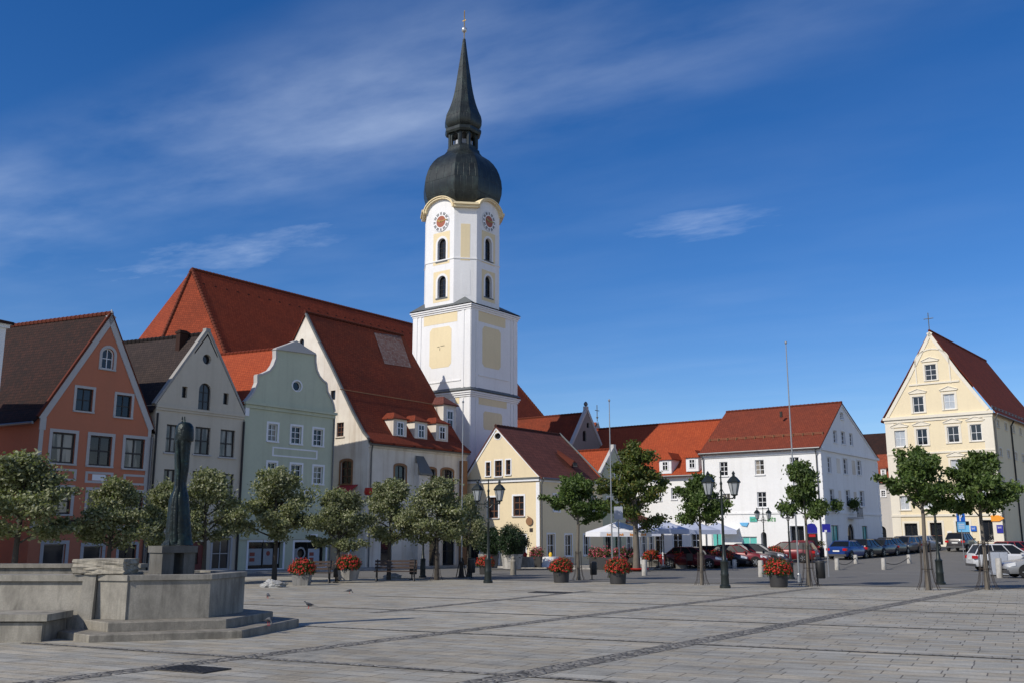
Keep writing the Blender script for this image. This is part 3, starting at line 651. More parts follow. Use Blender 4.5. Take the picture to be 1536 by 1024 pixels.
m = MB(); slope(m, [F0, R0], [F1, R1]); slope(m, [K0, R0], [K1, R1]); tri(m, F0, N0, R0); tri(m, N0, K0, R0); tri(m, F1, K1, R1); m.build('roof', M['roof_nave'], b.e)
for p_, q_ in ((R0, R1), (F0, R0), (N0, R0), (F1, R1)): ridge(b, p_, q_, 'roof_red', r=.17)
m = MB()
for k in range(34):
    q = R0.lerp(R1, (k + .5) / 34) + Vector((0, -.9, -1.5)); m.box(q.x - .12, q.x + .12, q.y - .2, q.y + .1, q.z - .05, q.z + .1)
m.build('roof_vent', M['roof_maroon'], b.e)

KT = 1.06; T0 = (CORNER + D1 * 11.7) * KT; P = Vector((T0.x, T0.y, g(T0.x, T0.y)))
azT = math.atan2(.801, -.598)                                       # local X runs along the sunlit face towards the viewer
b = House('church_tower', 'tall white church tower with black onion dome, clocks and spire', 'church tower', P + D2 * 6.6 * KT, azT, 0, M['towerwhite'])
S = 6.6 * KT
fl = b.panel((0, 0), (S, 0)); fr = b.panel((S, 0), (S, S)); ctr = b.L(S / 2, S / 2, 0) + b.R3 @ Vector((-.42, .1, 0))
zc1 = fr.uz(704, 586)[1] if False else fl.uz(700, 586)[1]; zc2 = fl.uz(700, 457)[1]
b.walls.face([b.L(0, S, -.5), b.L(0, 0, -.5), b.L(0, 0, zc2), b.L(0, S, zc2)]); b.walls.face([b.L(S, S, -.5), b.L(0, S, -.5), b.L(0, S, zc2), b.L(S, S, zc2)])
fl.wall([(0, -.5), (S, -.5), (S, zc2), (0, zc2)]); fr.wall([(0, -.5), (S, -.5), (S, zc2), (0, zc2)])
Z = lambda py, px=692: at(px, py, (P + (D1 + D2) * 3.3 * KT).y).z - P.z
# octagonal shaft
a_, ch = 3.05 * KT, 1.42 * KT
oc = [(-a_ + ch, -a_), (a_ - ch, -a_), (a_, -a_ + ch), (a_, a_ - ch), (a_ - ch, a_), (-a_ + ch, a_), (-a_, a_ - ch), (-a_, -a_ + ch)]
OC = [(ctr.x + x, ctr.y + y) for x, y in oc]
pans = [Panel(b, Vector((*OC[k], 0)), Vector((*OC[(k + 1) % 8], 0))) for k in range(8)]
zo0 = zc2 - .3; zo1 = pans[1].uz(697, 312)[1]
oL, oM, oR = pans[0], pans[1], pans[2]
for pn, xs in ((oL, (656.5, 669)), (oR, (727.5, 737.5))):
    for y0, y1 in ((358, 392), (414, 447)):
        pn.win(xs[0], y0, xs[1], y1, frame='frame_d', glass='gl1', arch='round', bars=(2, 4), sur='towerwhite', sw=.22, depth=.3, bw=.03, sillmat='leadgrey', name='belfry_window')
for k, pn in enumerate(pans): pn.wall([(0, zo0), (pn.len, zo0), (pn.len, zo1), (0, zo1)])
b.done()
def field(pn, x0, y0, x1, y1, mat='ochre', cut=0.0, name='field_panel'):
    r = pn.rect(x0, y0, x1, y1); m = MB(); a0, a1, z0, z1 = r; c = cut
    poly = [(a0 + c, z0), (a1 - c, z0), (a1, z0 + c), (a1, z1 - c), (a1 - c, z1), (a0 + c, z1), (a0, z1 - c), (a0, z0 + c)] if c else opening((a0 + a1) / 2, z0, a1 - a0, z1 - z0)
    for h in pn.holes: pass
    pn.prism(m, poly, -.01, .012); return m.build(name, M[mat], b.e)
def frame_panel(pn, x0, y0, x1, y1, mat='ochre'):                     # ochre band that leaves the window opening free
    a0, a1, z0, z1 = pn.rect(x0, y0, x1, y1); hs = [h for h, d in pn.holes if z0 < sum(q[1] for q in h) / len(h) < z1]; t = Panel(b, pn.o + pn.n * .008, pn.o + pn.n * .008 + pn.x)
    t.holes = [(h, .002) for h in hs]; m = MB(); t.wall(opening((a0 + a1) / 2, z0, a1 - a0, z1 - z0), m); m.build('field_panel', M[mat], b.e)
frame_panel(oL, 650, 349, 674.5, 397); frame_panel(oL, 650, 407, 674.5, 453); frame_panel(oR, 722.5, 349, 742.5, 397); frame_panel(oR, 722.5, 407, 742.5, 453)
field(oM, 691, 336, 705, 391); field(oM, 692, 405, 705.5, 443, 'towerwhite')
field(fl, 644.5, 491, 677, 551, cut=.3); field(fr, 723.5, 492, 751, 552, cut=.3)
field(fl, 636, 471, 686, 486); field(fr, 716, 469, 758, 487); field(fr, 718, 596, 760, 609); field(fr, 725, 618, 753, 645, cut=.2); field(fl, 683, 596, 689, 605)
m = MB()
for pn in (fl, fr):
    for a0, a1 in ((0, .55), (S - .55, S), (.75, 1.05), (S - 1.05, S - .75)):
        for z0, z1 in ((0, zc1 - .55), (zc1 + .25, zc2 - .3)): pn.box(m, a0, a1, z0, z1, -.01, .05)
    r = pn.rect(640, 567, 690, 573) if pn is fl else pn.rect(715, 560, 755, 566); pn.box(m, 1.1, S - 1.1, r[2], r[2] + .1, -.01, .06)
m.build('pilaster', M['towerwhite'], b.e)
m = MB()
for z, h in ((zc1, .32), (zc2, .3)):
    if z == zc2: m.build('cornice', M['towerwhite'], b.e); m = MB()
    for k, (o, t) in enumerate(((.08, .2), (.17, .16), (.25, .12))):
        zz = z - .45 + k * .17; m.box(-o, S + o, -o, S + o, zz, zz + t - .004)
m.build('cornice', M['towerwhite'], b.e); m = MB()
for pn in pans: pn.box(m, -.03, pn.len + .03, Z(402) - .09, Z(402) + .03, -.02, .05)
m.build('string_course', M['towerwhite'], b.e)
m = MB(); o = .3                                                    # lead-covered set-back roofs
m.loft([[(-o, -o, zc1 + .12), (S + o, -o, zc1 + .12), (S + o, S + o, zc1 + .12), (-o, S + o, zc1 + .12)], [(0, 0, zc1 + .42), (S, 0, zc1 + .42), (S, S, zc1 + .42), (0, S, zc1 + .42)]])
m.build('setback_roof', M['leadgrey'], b.e); m = MB(); zt = zc2 + .1; A8 = [(x, y, zt + .95) for x, y in OC]
c4 = [Vector(q) for q in ((-o, -o, zt), (S + o, -o, zt), (S + o, S + o, zt), (-o, S + o, zt))]
ed = []
for k in range(8): ed.append(A8[k])
for k, (i, j) in enumerate(((0, 1), (2, 3), (4, 5), (6, 7))):
    lo0, lo1 = c4[k], c4[(k + 1) % 4]; hi0, hi1 = Vector(A8[i]), Vector(A8[j]); hi0.z = hi1.z = zt + .3
    m.face([lo0, lo1, hi1, hi0]); nx = Vector(A8[(j + 1) % 8]); nx.z = zt + .3; mid = Vector(((hi1.x + nx.x) / 2, (hi1.y + nx.y) / 2, zt + .95)); m.face([lo1, mid, hi1]); m.face([lo1, nx, mid])
m.build('setback_roof', M['leadgrey'], b.e)
# curved gablets with ochre moulding above the clocks
m = MB(); mm = MB()
for k, pn in enumerate(pans):
    if k % 2 == 0:
        zc_ = Z(332); rr = pn.len / 2 + .06; ac = pn.len / 2; rise = 1.22
        pts = [(ac + rr * math.cos(math.pi * t / 14), zc_ + .22 + rise * math.sin(math.pi * t / 14)) for t in range(15)]
        for i in range(14): pn.beam(m, pts[i + 1], pts[i], .16, -.4, .3, -1); pn.beam(m, pts[i + 1], pts[i], .09, -.4, .4, 1)
        mm = MB(); pn.prism(mm, [(0, zo1 - .6)] + [(pn.len, zo1 - .6)] + [(min(max(a, 0), pn.len), z) for a, z in pts], -.35, .004); mm.build('gablet', M['towerwhite'], b.e)
    else:
        pn.box(m, -.1, pn.len + .1, zo1 - .02, zo1 + .22, -.2, .36); pn.box(m, -.1, pn.len + .1, zo1 + .223, zo1 + .42, -.2, .5)
m.build('cornice_moulding', M['ochre'], b.e)
for pn, px in ((oL, 662), (oR, 733)):
    a, z = pn.uz(px, 333); rc = .98; c = pn.p(a, z, .06); ZV = Vector((0, 0, 1))
    m = MB(); m.disc(c, pn.x, ZV, rc, 32, .5); m.disc(c - pn.n * .055, pn.x, ZV, rc, 32); d = m.build('clock_face', M['signwhite'], b.e)
    m = MB(); m.disc(c + pn.n * .004, pn.x, ZV, .56, 24); m.build('clock_centre', M['clockred'], d)
    m = MB()
    for h in range(12):
        an = math.pi / 2 - h * math.pi / 6; dr = pn.x * math.cos(an) + ZV * math.sin(an); tg = pn.x * -math.sin(an) + ZV * math.cos(an)
        for q in ((-.09, 0, .09) if h % 3 else (-.05, .05)):
            p0, p1 = c + dr * .66 + tg * q + pn.n * .006, c + dr * .92 + tg * q * 1.3 + pn.n * .006; m.face([p0 - tg * .03, p0 + tg * .03, p1 + tg * .036, p1 - tg * .036])
    m.build('numeral', M['black'], d)
    m = MB()
    for an, ln, wd in ((R(158), .52, .07), (R(8), .82, .05)):
        dr = pn.x * math.cos(an) + ZV * math.sin(an); tg = pn.x * -math.sin(an) + ZV * math.cos(an); c2 = c + pn.n * .03; m.face([c2 - dr * .15 - tg * wd, c2 + dr * ln * .8 - tg * wd, c2 + dr * ln, c2 + dr * ln * .8 + tg * wd, c2 - dr * .15 + tg * wd])
    m.build('clock_hand', M['gold'], d)
def octring(r, z, fac=4):
    k = r / a_; pts = []
    for i in range(8):
        A, B_ = oc[i], oc[(i + 1) % 8]
        for j in range(fac): t = j / fac; pts.append((ctr.x + (A[0] + (B_[0] - A[0]) * t) * k, ctr.y + (A[1] + (B_[1] - A[1]) * t) * k, z))
    return pts
def octloft(name, prof, mat, sm=28):
    m = MB(); n = 32; rings = [octring(r, z) for r, z in prof]; v = 0
    for i in range(len(prof) - 1):
        l = math.hypot(prof[i + 1][0] - prof[i][0], prof[i + 1][1] - prof[i][1])
        for k in range(n):
            k2 = (k + 1) % n; u0_, u1_ = k * .5, (k + 1) * .5
            m.face([rings[i][k], rings[i][k2], rings[i + 1][k2], rings[i + 1][k]], [(u0_, v), (u1_, v), (u1_, v + l), (u0_, v + l)])
        v += l
    m.face(rings[-1]); return m.build(name, M[mat], b.e, sm)
px2r = lambda h: h / F * 84.6 * .945 * KT
dome = [(321, 46), (316, 50), (311, 53), (303, 56), (294, 58.5), (284, 59), (274, 58), (264, 55), (256, 51.5), (248, 46), (242, 40), (236, 34), (231, 29), (226, 25.5), (222, 24.5)]
Zr = lambda py, r: at(692, py, (P + (D1 + D2) * 3.3 * KT).y - r).z - P.z
octloft('onion_dome', [(px2r(h), Zr(y, px2r(h) * (.08 + clamp((240 - y) / 22, 0, .55)))) for y, h in dome], 'copper')
ZL = lambda py: Zr(py, .85)
m = MB(); m.loft([octring(px2r(22.5), ZL(223)), octring(px2r(22.5), ZL(219))]); m.loft([octring(px2r(26), ZL(199)), octring(px2r(27.5), ZL(196)), octring(px2r(27.5), ZL(192)), octring(px2r(24), ZL(190))])
for k in range(8):                                                    # lantern stage: corner posts and arches
    A, B_ = [Vector((ctr.x + q[0] / a_ * px2r(21.5), ctr.y + q[1] / a_ * px2r(21.5), 0)) for q in (oc[k], oc[(k + 1) % 8])]; pn = Panel(b, A, B_); l = pn.len
    pn.holes = [(opening(l / 2, ZL(219) + .12, l * .56, ZL(201) - ZL(219), 'round'), .25)]; pn.wall([(0, ZL(220)), (l, ZL(220)), (l, ZL(198)), (0, ZL(198))], m); pn.box(m, -.09, .09, ZL(220), ZL(198), -.2, .07)
m.build('lantern_stage', M['copper'], b.e)
m = MB(); m.loft([octring(px2r(14), ZL(219)), octring(px2r(14), ZL(208)), octring(px2r(5), ZL(204))]); m.build('bell', M['signback'], b.e)
sp = [(193, 22), (190, 25), (185, 27.9), (178, 28.2), (172, 27), (166, 24), (160, 21.4), (153, 18.8), (145, 16.5), (137, 14.6), (126, 12.4), (112, 10.3), (98, 8), (84, 5.8), (70, 3.8), (58, 2.2)]
octloft('spire', [(px2r(h), Zr(y, px2r(h) * .45)) for y, h in sp], 'copper')
m = MB(); m.tube([(ctr.x, ctr.y, Z(60)), (ctr.x, ctr.y, Z(17))], .05, 6); ZT = Z(21)
for k in range(8):
    a = k * math.pi / 4; dx = Vector((.77, -.64 * 0, 0)); m.tube([(ctr.x, ctr.y, ZT), (ctr.x + .42 * math.cos(a) * .7, ctr.y - .42 * math.cos(a) * .7, ZT + .42 * math.sin(a))], [.05, .02], 5)
m.box(ctr.x - .22, ctr.x + .22, ctr.y - .03, ctr.y + .03, Z(31), Z(31) + .08); m.build('cross', M['gold'], b.e)
m = MB(); zb = Z(44.5); m.lathe([(.01, -.3), (.14, -.27), (.25, -.16), (.29, 0), (.25, .16), (.14, .27), (.01, .3)], 12, (ctr.x, ctr.y, zb)); m.build('ball', M['silver'], b.e, 60)
m = MB(); q = fl.uz(660, 520)
fl.box(m, q[0] - .012, q[0] + .012, q[1] - .35, q[1] - .1, .012, .04); fl.box(m, q[0] - .3, q[0] - .05, q[1], q[1] + .03, .012, .04); fl.box(m, q[0] + .1, q[0] + .55, q[1] + .05, q[1] + .08, .012, .04); m.build('sundial_rod', M['rust'], b.e)

# ================================================================ cream yellow corner house
RC = gp(810, 850); dL = Vector((-.79, .613, 0)); Wd = 7.6; P = RC + dL * Wd; P.z = RC.z
b = House('yellow_house', 'cream yellow gabled house with maroon roof, standing before the church tower', 'house', P, math.atan2(-dL.x, -dL.y), 0, M['cream'])
LN = 9.0; W = Wd
f = b.panel((0, 0), (W, 0)); sd = b.panel((W, 0), (W, LN)); apex = f.uz(744.5, 640); zl = f.uz(690, 722)[1]; zr = f.uz(809, 712)[1]; zr = zl = (zl + zr) / 2
f.win(742, 648.5, 751.5, 658, arch='circle', frame='frame_d', glass='gl1', sill=False, bars=(0, 0), sur='trim', sw=.09, name='round_window')
for q in ((729, 692.5, 735.5, 713), (742.5, 690, 753, 713.5), (759, 689, 766, 711)): f.win(*q, frame='frame_b', glass='gl1', sur='trim', sw=.1, bars=(1 if q[0] == 742.5 else 0, 2))
for q in ((770, 743, 786, 773), (732.5, 745, 747.5, 776), (700.5, 747, 713, 778)): f.win(*q, frame='frame_b', glass='gl1', sur='trim', sw=.13, bars=(1, 2), fw=.08, bw=.07, sillmat='trimgrey')
for q in ((698, 803, 719, 846), (731, 804, 748, 846), (764, 801, 789, 848)): f.win(*q, frame='frame_d', glass='gl1', sur='trim', sw=.1, bars=(1, 0), sill=False, name='door')
f.wall([(0, -.6), (W, -.6), (W, zr), apex, (0, zl)])
for q in ((821, 800, 832, 834), (847.5, 801, 858, 833), (875.5, 801, 884, 832), (830, 741, 839, 766), (861, 743, 869, 766), (888, 745, 894, 766)): sd.win(*q, frame='frame_w', glass='gl1', sur='trim', sw=.1, bars=(1, 1))
sd.wall([(0, -.6), (LN, -.6), (LN, zr), (0, zr)])
b.walls.face([b.L(0, LN, -.6), b.L(0, 0, -.6), b.L(0, 0, zl), b.L(0, LN, zl)]); b.walls.face([b.L(W, LN, zr), b.L(W, LN, 0), b.L(0, LN, 0), b.L(0, LN, zl), b.L(apex[0], LN, apex[1])]); b.done()
m = MB(); f.box(m, -.12, W + .1, zl - .12, zl + .0, -.02, .2); m.build('cornice_slab', M['leadgrey'], b.e)
m = MB(); f.box(m, -.08, W + .02, zl - .3, zl - .123, -.02, .13); sd.box(m, .02, LN, zl - .35, zl - .08, -.02, .1); f.box(m, W - .34, W - .01, 0, zl - .4, -.02, .015); f.box(m, .01, .2, 0, zl - .4, -.02, .015)
f.beam(m, (-.1, zl + .02), apex, .14, -.05, .06, -1); f.beam(m, apex, (W + .1, zr + .02), .14, -.05, .06, -1); m.build('gable_trim', M['trim'], b.e)
m = MB(); A, E = b.L(apex[0], -.1, apex[1] + .12), b.L(apex[0], LN, apex[1] + .12)
slope(m, [b.L(W + .3, -.1, zr - .06), b.L(W - .6, -.1, zr + .72), A], [b.L(W + .3, LN, zr - .06), b.L(W - .6, LN, zr + .72), E]); slope(m, [b.L(-.3, -.1, zl - .06), A], [b.L(-.3, LN, zl - .06), E]); m.build('roof', M['roof_maroon'], b.e)
ridge(b, A, E, 'roof_maroon'); gutter(b, sd.p(0, zr - .12, .36), sd.p(LN, zr - .12, .36)); pipe(b, [sd.p(.1, zr - .15, .34), sd.p(.14, zr - .6, .1), sd.p(.14, -.3, .1)])
m = MB(); e2 = [b.L(W + .3, LN - .02, zr), b.L(apex[0], LN - .02, apex[1] + .1)]; m.tube([e2[0] + Vector((0, 0, .12)), e2[1] + Vector((0, 0, .12))], .08, 6); m.build('verge_coping', M['leadgrey'], b.e)
m = MB(); c = b.L(W - 1.0, 5.6, zr + 1.1); m.loft([[c + Vector((.55, -.6, 0)), c + Vector((.55, .6, 0)), c + Vector((-.9, .5, 1.15)), c + Vector((-.9, -.5, 1.15))], [c + Vector((.5, -.05, .5)), c + Vector((.5, .05, .5)), c + Vector((-1.2, .05, 1.5)), c + Vector((-1.2, -.05, 1.5))]]); m.build('bat_dormer', M['roof_red'], b.e)
m = MB(); m.box(c.x + .5, c.x + .58, c.y - .3, c.y + .3, c.z, c.z + .34); m.build('skylight', M['gl2'], b.e)
a, z = f.uz(795, 781); m = MB(); m.disc(f.p(a, z, .12), f.x, (0, 0, 1), .32, 16); m.disc(f.p(a, z, .09), f.x, (0, 0, 1), .32, 16); m.tube([f.p(a - .25, z + .4, .02), f.p(a, z + .33, .12)], .02); m.build('round_plaque', M['brownstone'], b.e)
a, z = f.uz(797, 794); m = MB(); f.box(m, a - .15, a + .15, z - .14, z + .14, 0, .04); m.build('plaque', M['rust'], b.e)
z = f.uz(750, 838)[1]; m = MB(); f.box(m, W - 1.2, W - .02, -.5, z, -.02, .03); m.build('plinth', M['trimgrey'], b.e)
YH = b

# ================================================================ small gabled house between the yellow house and the long roof
P = RC + D1 * 9.25; P.z = g(P.x, P.y)
b = House('small_gable_house', 'narrow olive house with small bright orange roof behind the tall cafe tree', 'house', P, AZ, 0, M['palewall'])
f = b.panel((0, 0), (3.9, 0)); apex = f.uz(921, 672); zl = f.uz(903, 711)[1]; zr = zl
f.win(921.5, 699, 929, 717, frame='frame_w', glass='gl1', sur='trim', sw=.08); f.win(910, 745, 918, 765, frame='frame_w', glass='gl1', sur='trim', sw=.08); f.win(926, 745, 934, 765, frame='frame_w', glass='gl1', sur='trim', sw=.08)
f.win_m(.4, 1.3, .2, 2.4, frame='frame_d', glass='gl1', name='door', sill=False); f.win_m(2.0, 3.0, 1.0, 2.4, frame='frame_d', glass='gl1')
f.wall([(0, -.6), (3.9, -.6), (3.9, zr), apex, (0, zl)]); base_shell(b, 3.9, 5, -.6, zl); b.done()
m = MB(); A, E = b.L(apex[0], 0.02, apex[1] - .05), b.L(apex[0], 5.5, apex[1] - .05); slope(m, [b.L(-.2, .02, zl - .2), A], [b.L(-.2, 5.5, zl - .2), E]); slope(m, [b.L(4.1, .02, zl - .2), A], [b.L(4.1, 5.5, zl - .2), E]); m.build('roof', M['roof_bright'], b.e); ridge(b, A, E, 'roof_bright')
m = MB(); f.beam(m, (-.15, zl), apex, .2, -.25, .06, 1); f.beam(m, apex, (4.05, zr), .2, -.25, .06, 1); f.box(m, apex[0] - .2, apex[0] + .2, apex[1], apex[1] + .35, -.25, .08); m.build('gable_coping', M['trimgrey'], b.e)
P2 = P + D1 * 3.95 + D2 * .2; P2.z = g(P2.x, P2.y)
b = House('cafe_annex', 'low cream annex with cafe windows shaded by the parasols', 'cafe', P2, AZ, 0, M['cream'])
f = b.panel((0, 0), (5.6, 0))
for k in range(4): f.win_m(.35 + k * 1.35, 1.2 + k * 1.35, .5 if k != 1 else .1, 2.5, frame='frame_w', glass='gl1', sur='trim', sw=.1, bars=(1, 1), name='door' if k == 1 else 'window', sill=k != 1)
f.wall([(0, -.6), (5.6, -.6), (5.6, 3.4), (0, 3.4)]); base_shell(b, 5.6, 4, -.6, 3.4); b.done()
m = MB(); slope(m, [b.L(-.1, -.3, 3.4), b.L(-.1, 4, 5.0)], [b.L(5.8, -.3, 3.4), b.L(5.8, 4, 5.0)]); m.build('roof', M['roof_red'], b.e)
gutter(b, f.p(-.1, 3.32, .36), f.p(5.8, 3.32, .36))

# ================================================================ white corner building, long red-roofed range, far pieces
RC = Vector((26.4, 83.0, 0)); RC.z = g(26.4, 83); Wd = 11.2; P = RC + dL * Wd; P.z = RC.z
b = House('white_building', 'three storey white corner building with red roof, green shop sign and teal windows', 'building', P, math.atan2(-dL.x, -dL.y), 0, M['white'])
W = Wd; LN = 15.2; f = b.panel((0, 0), (W, 0)); sd = b.panel((W, 0), (W, LN)); ze = (f.uz(1228, 669)[1] + f.uz(1052, 679)[1]) / 2; ap = sd.uz(1261, 605); zr2 = sd.uz(1306, 683)[1]
for q in ((1079.5, 692, 1091.5, 713), (1132.5, 689, 1146, 711), (1185, 685, 1198.5, 708), (1083, 739.5, 1095.5, 761.5), (1136, 737, 1149.5, 760), (1189, 734, 1202, 757)): f.win(*q, glass=rnd.choice(['gl1', 'gl3', 'gl1', 'gl2']), sillmat='white', sw=.1)
f.win(1142, 797, 1150.5, 834, arch='round', frame='frame_d', glass='gl1', bars=(0, 0), sill=False, name='door', depth=.5); f.win(1186, 788, 1207, 834, frame='plastic', glass='gl1', bars=(1, 0), sill=False, name='shop_door', sur='trim', sw=.1, depth=.4)
for q in ((1068, 797, 1083, 830), (1113, 804, 1136, 830)): f.win(*q, frame='trim', glass='teal', bars=(1, 0), sill=False, name='shop_window', fw=.08)
f.wall([(0, -.8), (W, -.8), (W, ze), (0, ze)])
for q in ((1260, 618, 1264.5, 628), (1249.5, 645, 1255, 663), (1261.5, 646.5, 1267.5, 665), (1274, 649.5, 1279, 667), (1241, 685, 1246.5, 708), (1264.5, 687, 1271, 710), (1285.5, 690, 1292, 711.5), (1244.5, 733, 1251, 758), (1268.5, 734, 1275, 758.5), (1289.5, 735.5, 1296, 758.5)): sd.win(*q, frame='frame_w', sur='white', sw=.1)
for q in ((1248, 787, 1259, 826), (1294, 788, 1302, 822)): sd.win(*q, frame='plastic', glass='teal', bars=(1, 0), sill=False, name='shop_window')
sd.win(1272, 785, 1282, 824, arch='round', frame='frame_d', glass='gl1', bars=(1, 0), sill=False, name='door')
sd.wall([(0, -.8), (LN, -.8), (LN, ze), ap, (0, ze)]); b.walls.face([b.L(0, 9, -.5), b.L(0, 0, -.5), b.L(0, 0, ze), b.L(0, ap[0], ap[1]), b.L(0, LN, ze)]); b.walls.face([b.L(W, LN, 0), b.L(0, LN, 0), b.L(0, LN, ze), b.L(W, LN, ze)]); b.done()
m = MB(); f.box(m, -.05, W + .1, ze - .3, ze - .1, -.02, .22); f.box(m, -.02, W + .05, ze - .52, ze - .303, -.02, .1); z = f.uz(1140, 769)[1]; f.box(m, 0, W, z - .06, z + .1, -.02, .08); sd.box(m, -.04, LN, z - .06, z + .1, -.02, .08)
sd.box(m, .1, LN + .1, ze - .3, ze - .1, -.02, .2); sd.beam(m, (0, ze), ap, .16, -.05, .1, -1); sd.beam(m, ap, (LN, ze), .16, -.05, .1, -1)
for k in range(14): sd.box(m, .0, .5 if k % 2 else .34, .1 + k * .62, .62 + k * .62, -.01, .035); sd.box(m, LN - (.5 if k % 2 else .34), LN, .1 + k * .62, .62 + k * .62, -.01, .035)
m.build('cornice', M['white'], b.e)
m = MB()
for q in ((1255, 687, 1260, 709), (1278, 690, 1283, 711), (1258, 735, 1262, 757), (1281, 737, 1285, 758)): m = MB(); r = sd.rect(*q); sd.box(m, *r, -.01, .02); m.build('niche_panel', M['oldwhite'], b.e)
m = MB(); A, E = b.L(W + .12, ap[0], ap[1] + .12), b.L(-.12, ap[0], ap[1] + .12)
slope(m, [b.L(W + .12, -.4, ze - .1), b.L(W + .12, .6, ze + .6), A], [b.L(-.12, -.4, ze - .1), b.L(-.12, .6, ze + .6), E]); slope(m, [b.L(W + .12, LN + .3, ze - .1), A], [b.L(-.12, LN + .3, ze - .1), E]); m.build('roof', M['roof_rust'], b.e)
ridge(b, A, E, 'roof_red'); gutter(b, f.p(-.1, ze - .12, .46), f.p(W + .1, ze - .12, .46)); pipe(b, [f.p(W - .3, ze - .2, .44), f.p(W - .35, ze - .7, .1), f.p(W - .35, -.3, .1)]); pipe(b, [f.p(.15, ze - .2, .44), f.p(.2, ze - .7, .1), f.p(.2, -.3, .1)])
m = MB(); q0 = b.L(.2, 1.3, ze + 1.25); q1 = b.L(W - .2, 1.3, ze + 1.25); m.tube([q0, q1], .02, 5); m.tube([q0 + Vector((0, .06, .12)), q1 + Vector((0, .06, .12))], .02, 5)
for k in range(13): q = q0.lerp(q1, k / 12); m.box(q.x - .02, q.x + .02, q.y - .02, q.y + .3, q.z - .2, q.z + .14)
m.build('snow_guard', M['brownstone'], b.e)
m = MB(); q = b.L(W * .58, 3.4, ze + 3.2); m.tube([q, q + Vector((0, 0, .5))], .14, 8); m.build('roof_vent', M['rust'], b.e)
# the shop writing in raised green strokes; too small in the photo to read letter by letter
def strokes(pn, x0, y0, x1, y1, n, mat, name, o=.05):
    a0, a1, z0, z1 = pn.rect(x0, y0, x1, y1); m = MB(); h = z1 - z0; w = (a1 - a0) / n
    for k in range(n):
        q = a0 + w * k; k5 = k % 4
        pn.box(m, q + w * .1, q + w * .28, z0, z0 + h * (1 if k5 in (0, 2) else .72), 0, o)
        pn.box(m, q + w * .28, q + w * .8, z0 + h * .62, z0 + h * .74, 0, o)
        if k5 != 2: pn.box(m, q + w * .62, q + w * .8, z0, z0 + h * .62, 0, o)
        if k5 != 1: pn.box(m, q + w * .28, q + w * .62, z0, z0 + h * .12, 0, o)
    return m.build(name, M[mat], b.e)
strokes(f, 1151, 774, 1164, 781, 4, 'signgreen', 'lettering'); r = f.rect(1125, 774, 1136, 781.5); m = MB(); f.box(m, *r, 0, .08); m.build('sign_board', M['teal'], b.e)
strokes(f, 1126.5, 776, 1134.5, 780, 3, 'signgreen', 'lettering', .1)
r = f.rect(1110, 783, 1122, 789); m = MB(); f.prism(m, [(r[0], r[3]), (r[0] + .15, r[2] + .1), (r[1] - .1, r[2]), (r[1] + .1, r[3])], 0, .1); m.build('shop_emblem', M['signlight'], b.e)
a, z = f.uz(1106, 792); m = MB(); m.hexa([f.p(a - 1.6, z, .02), f.p(a + .2, z, .02), f.p(a + .2, z - .35, 1.1), f.p(a - 1.6, z - .35, 1.1)] + [f.p(a - 1.6, z + .06, .02), f.p(a + .2, z + .06, .02), f.p(a + .2, z - .29, 1.1), f.p(a - 1.6, z - .29, 1.1)]); m.build('awning', M['canvas'], b.e)
a, z = sd.uz(1276, 775); m = MB(); sd.box(m, a - .8, a + .8, z - .15, z, .02, .9); m.build('balcony', M['trimgrey'], b.e)
m = MB()
for k in range(9): q = a - .75 + k * .1875; m.tube([sd.p(q, z, .85), sd.p(q, z + .8, .85)], .02, 4)
m.tube([sd.p(a - .78, z + .8, .85), sd.p(a + .78, z + .8, .85)], .03, 5); m.build('balcony_railing', M['black'], b.e)
WBh = b
P = WBh.P + dL * 19 - Vector((dL.y, -dL.x, 0)) * -.35; P.z = g(*(P.xy))
P = WBh.P + dL * 19 + D1 * .3; P.z = WBh.P.z
b = House('long_range', 'long white range with bright orange roof and two dormers, tower shadow across it', 'building', P, math.atan2(-dL.x, -dL.y), 0, M['white'])
W = 18.95; f = b.panel((0, 0), (W, 0)); ze = f.uz(1020, 711)[1]; wr = 6.9
rr_ = b.panel((0, wr), (W, wr)); zR = rr_.uz(1085, 628.5)[1]; uL = rr_.uz(873, 646)[0]
for q in ((1030, 729, 1038.5, 746), (1007, 731, 1015, 748), (984, 733, 992, 750), (1040, 770, 1047, 790)): f.win(*q, glass='gl1', sur='trim', sw=.1)
for k in range(6): f.win_m(W - 1.5 - k * 1.9, W - .5 - k * 1.9, .1, 2.5, frame='frame_w', glass='gl1', bars=(1, 1), sill=False, name='cafe_window', sur='trim', sw=.1)
f.wall([(0, -.8), (W, -.8), (W, ze), (0, ze)]); b.walls.face([b.L(0, 2 * wr, -.5), b.L(0, 0, -.5), b.L(0, 0, ze), b.L(0, wr, zR - .2), b.L(0, 2 * wr, ze)]); b.done()
m = MB(); f.box(m, 0, W, ze - .35, ze - .1, -.02, .18); m.build('cornice', M['white'], b.e)
m = MB(); A, E = b.L(0, wr, zR), b.L(W + .5, wr, zR); slope(m, [b.L(0, -.4, ze - .1), b.L(0, .8, ze + .72), A], [b.L(W, -.4, ze - .1), b.L(W, .8, ze + .72), E]); slope(m, [b.L(0, 2 * wr, ze), A], [b.L(W, 2 * wr, ze), E]); m.build('roof', M['roof_bright'], b.e); ridge(b, A, E, 'roof_bright'); gutter(b, f.p(0, ze - .14, .46), f.p(W, ze - .14, .46))
for q in ((989, 688, 1007, 708), (1029, 684.5, 1047.5, 704.5)): dormer(b, f, *q, 3.4, 'frame_w', 'roof_bright', True, .12, up=1.3)

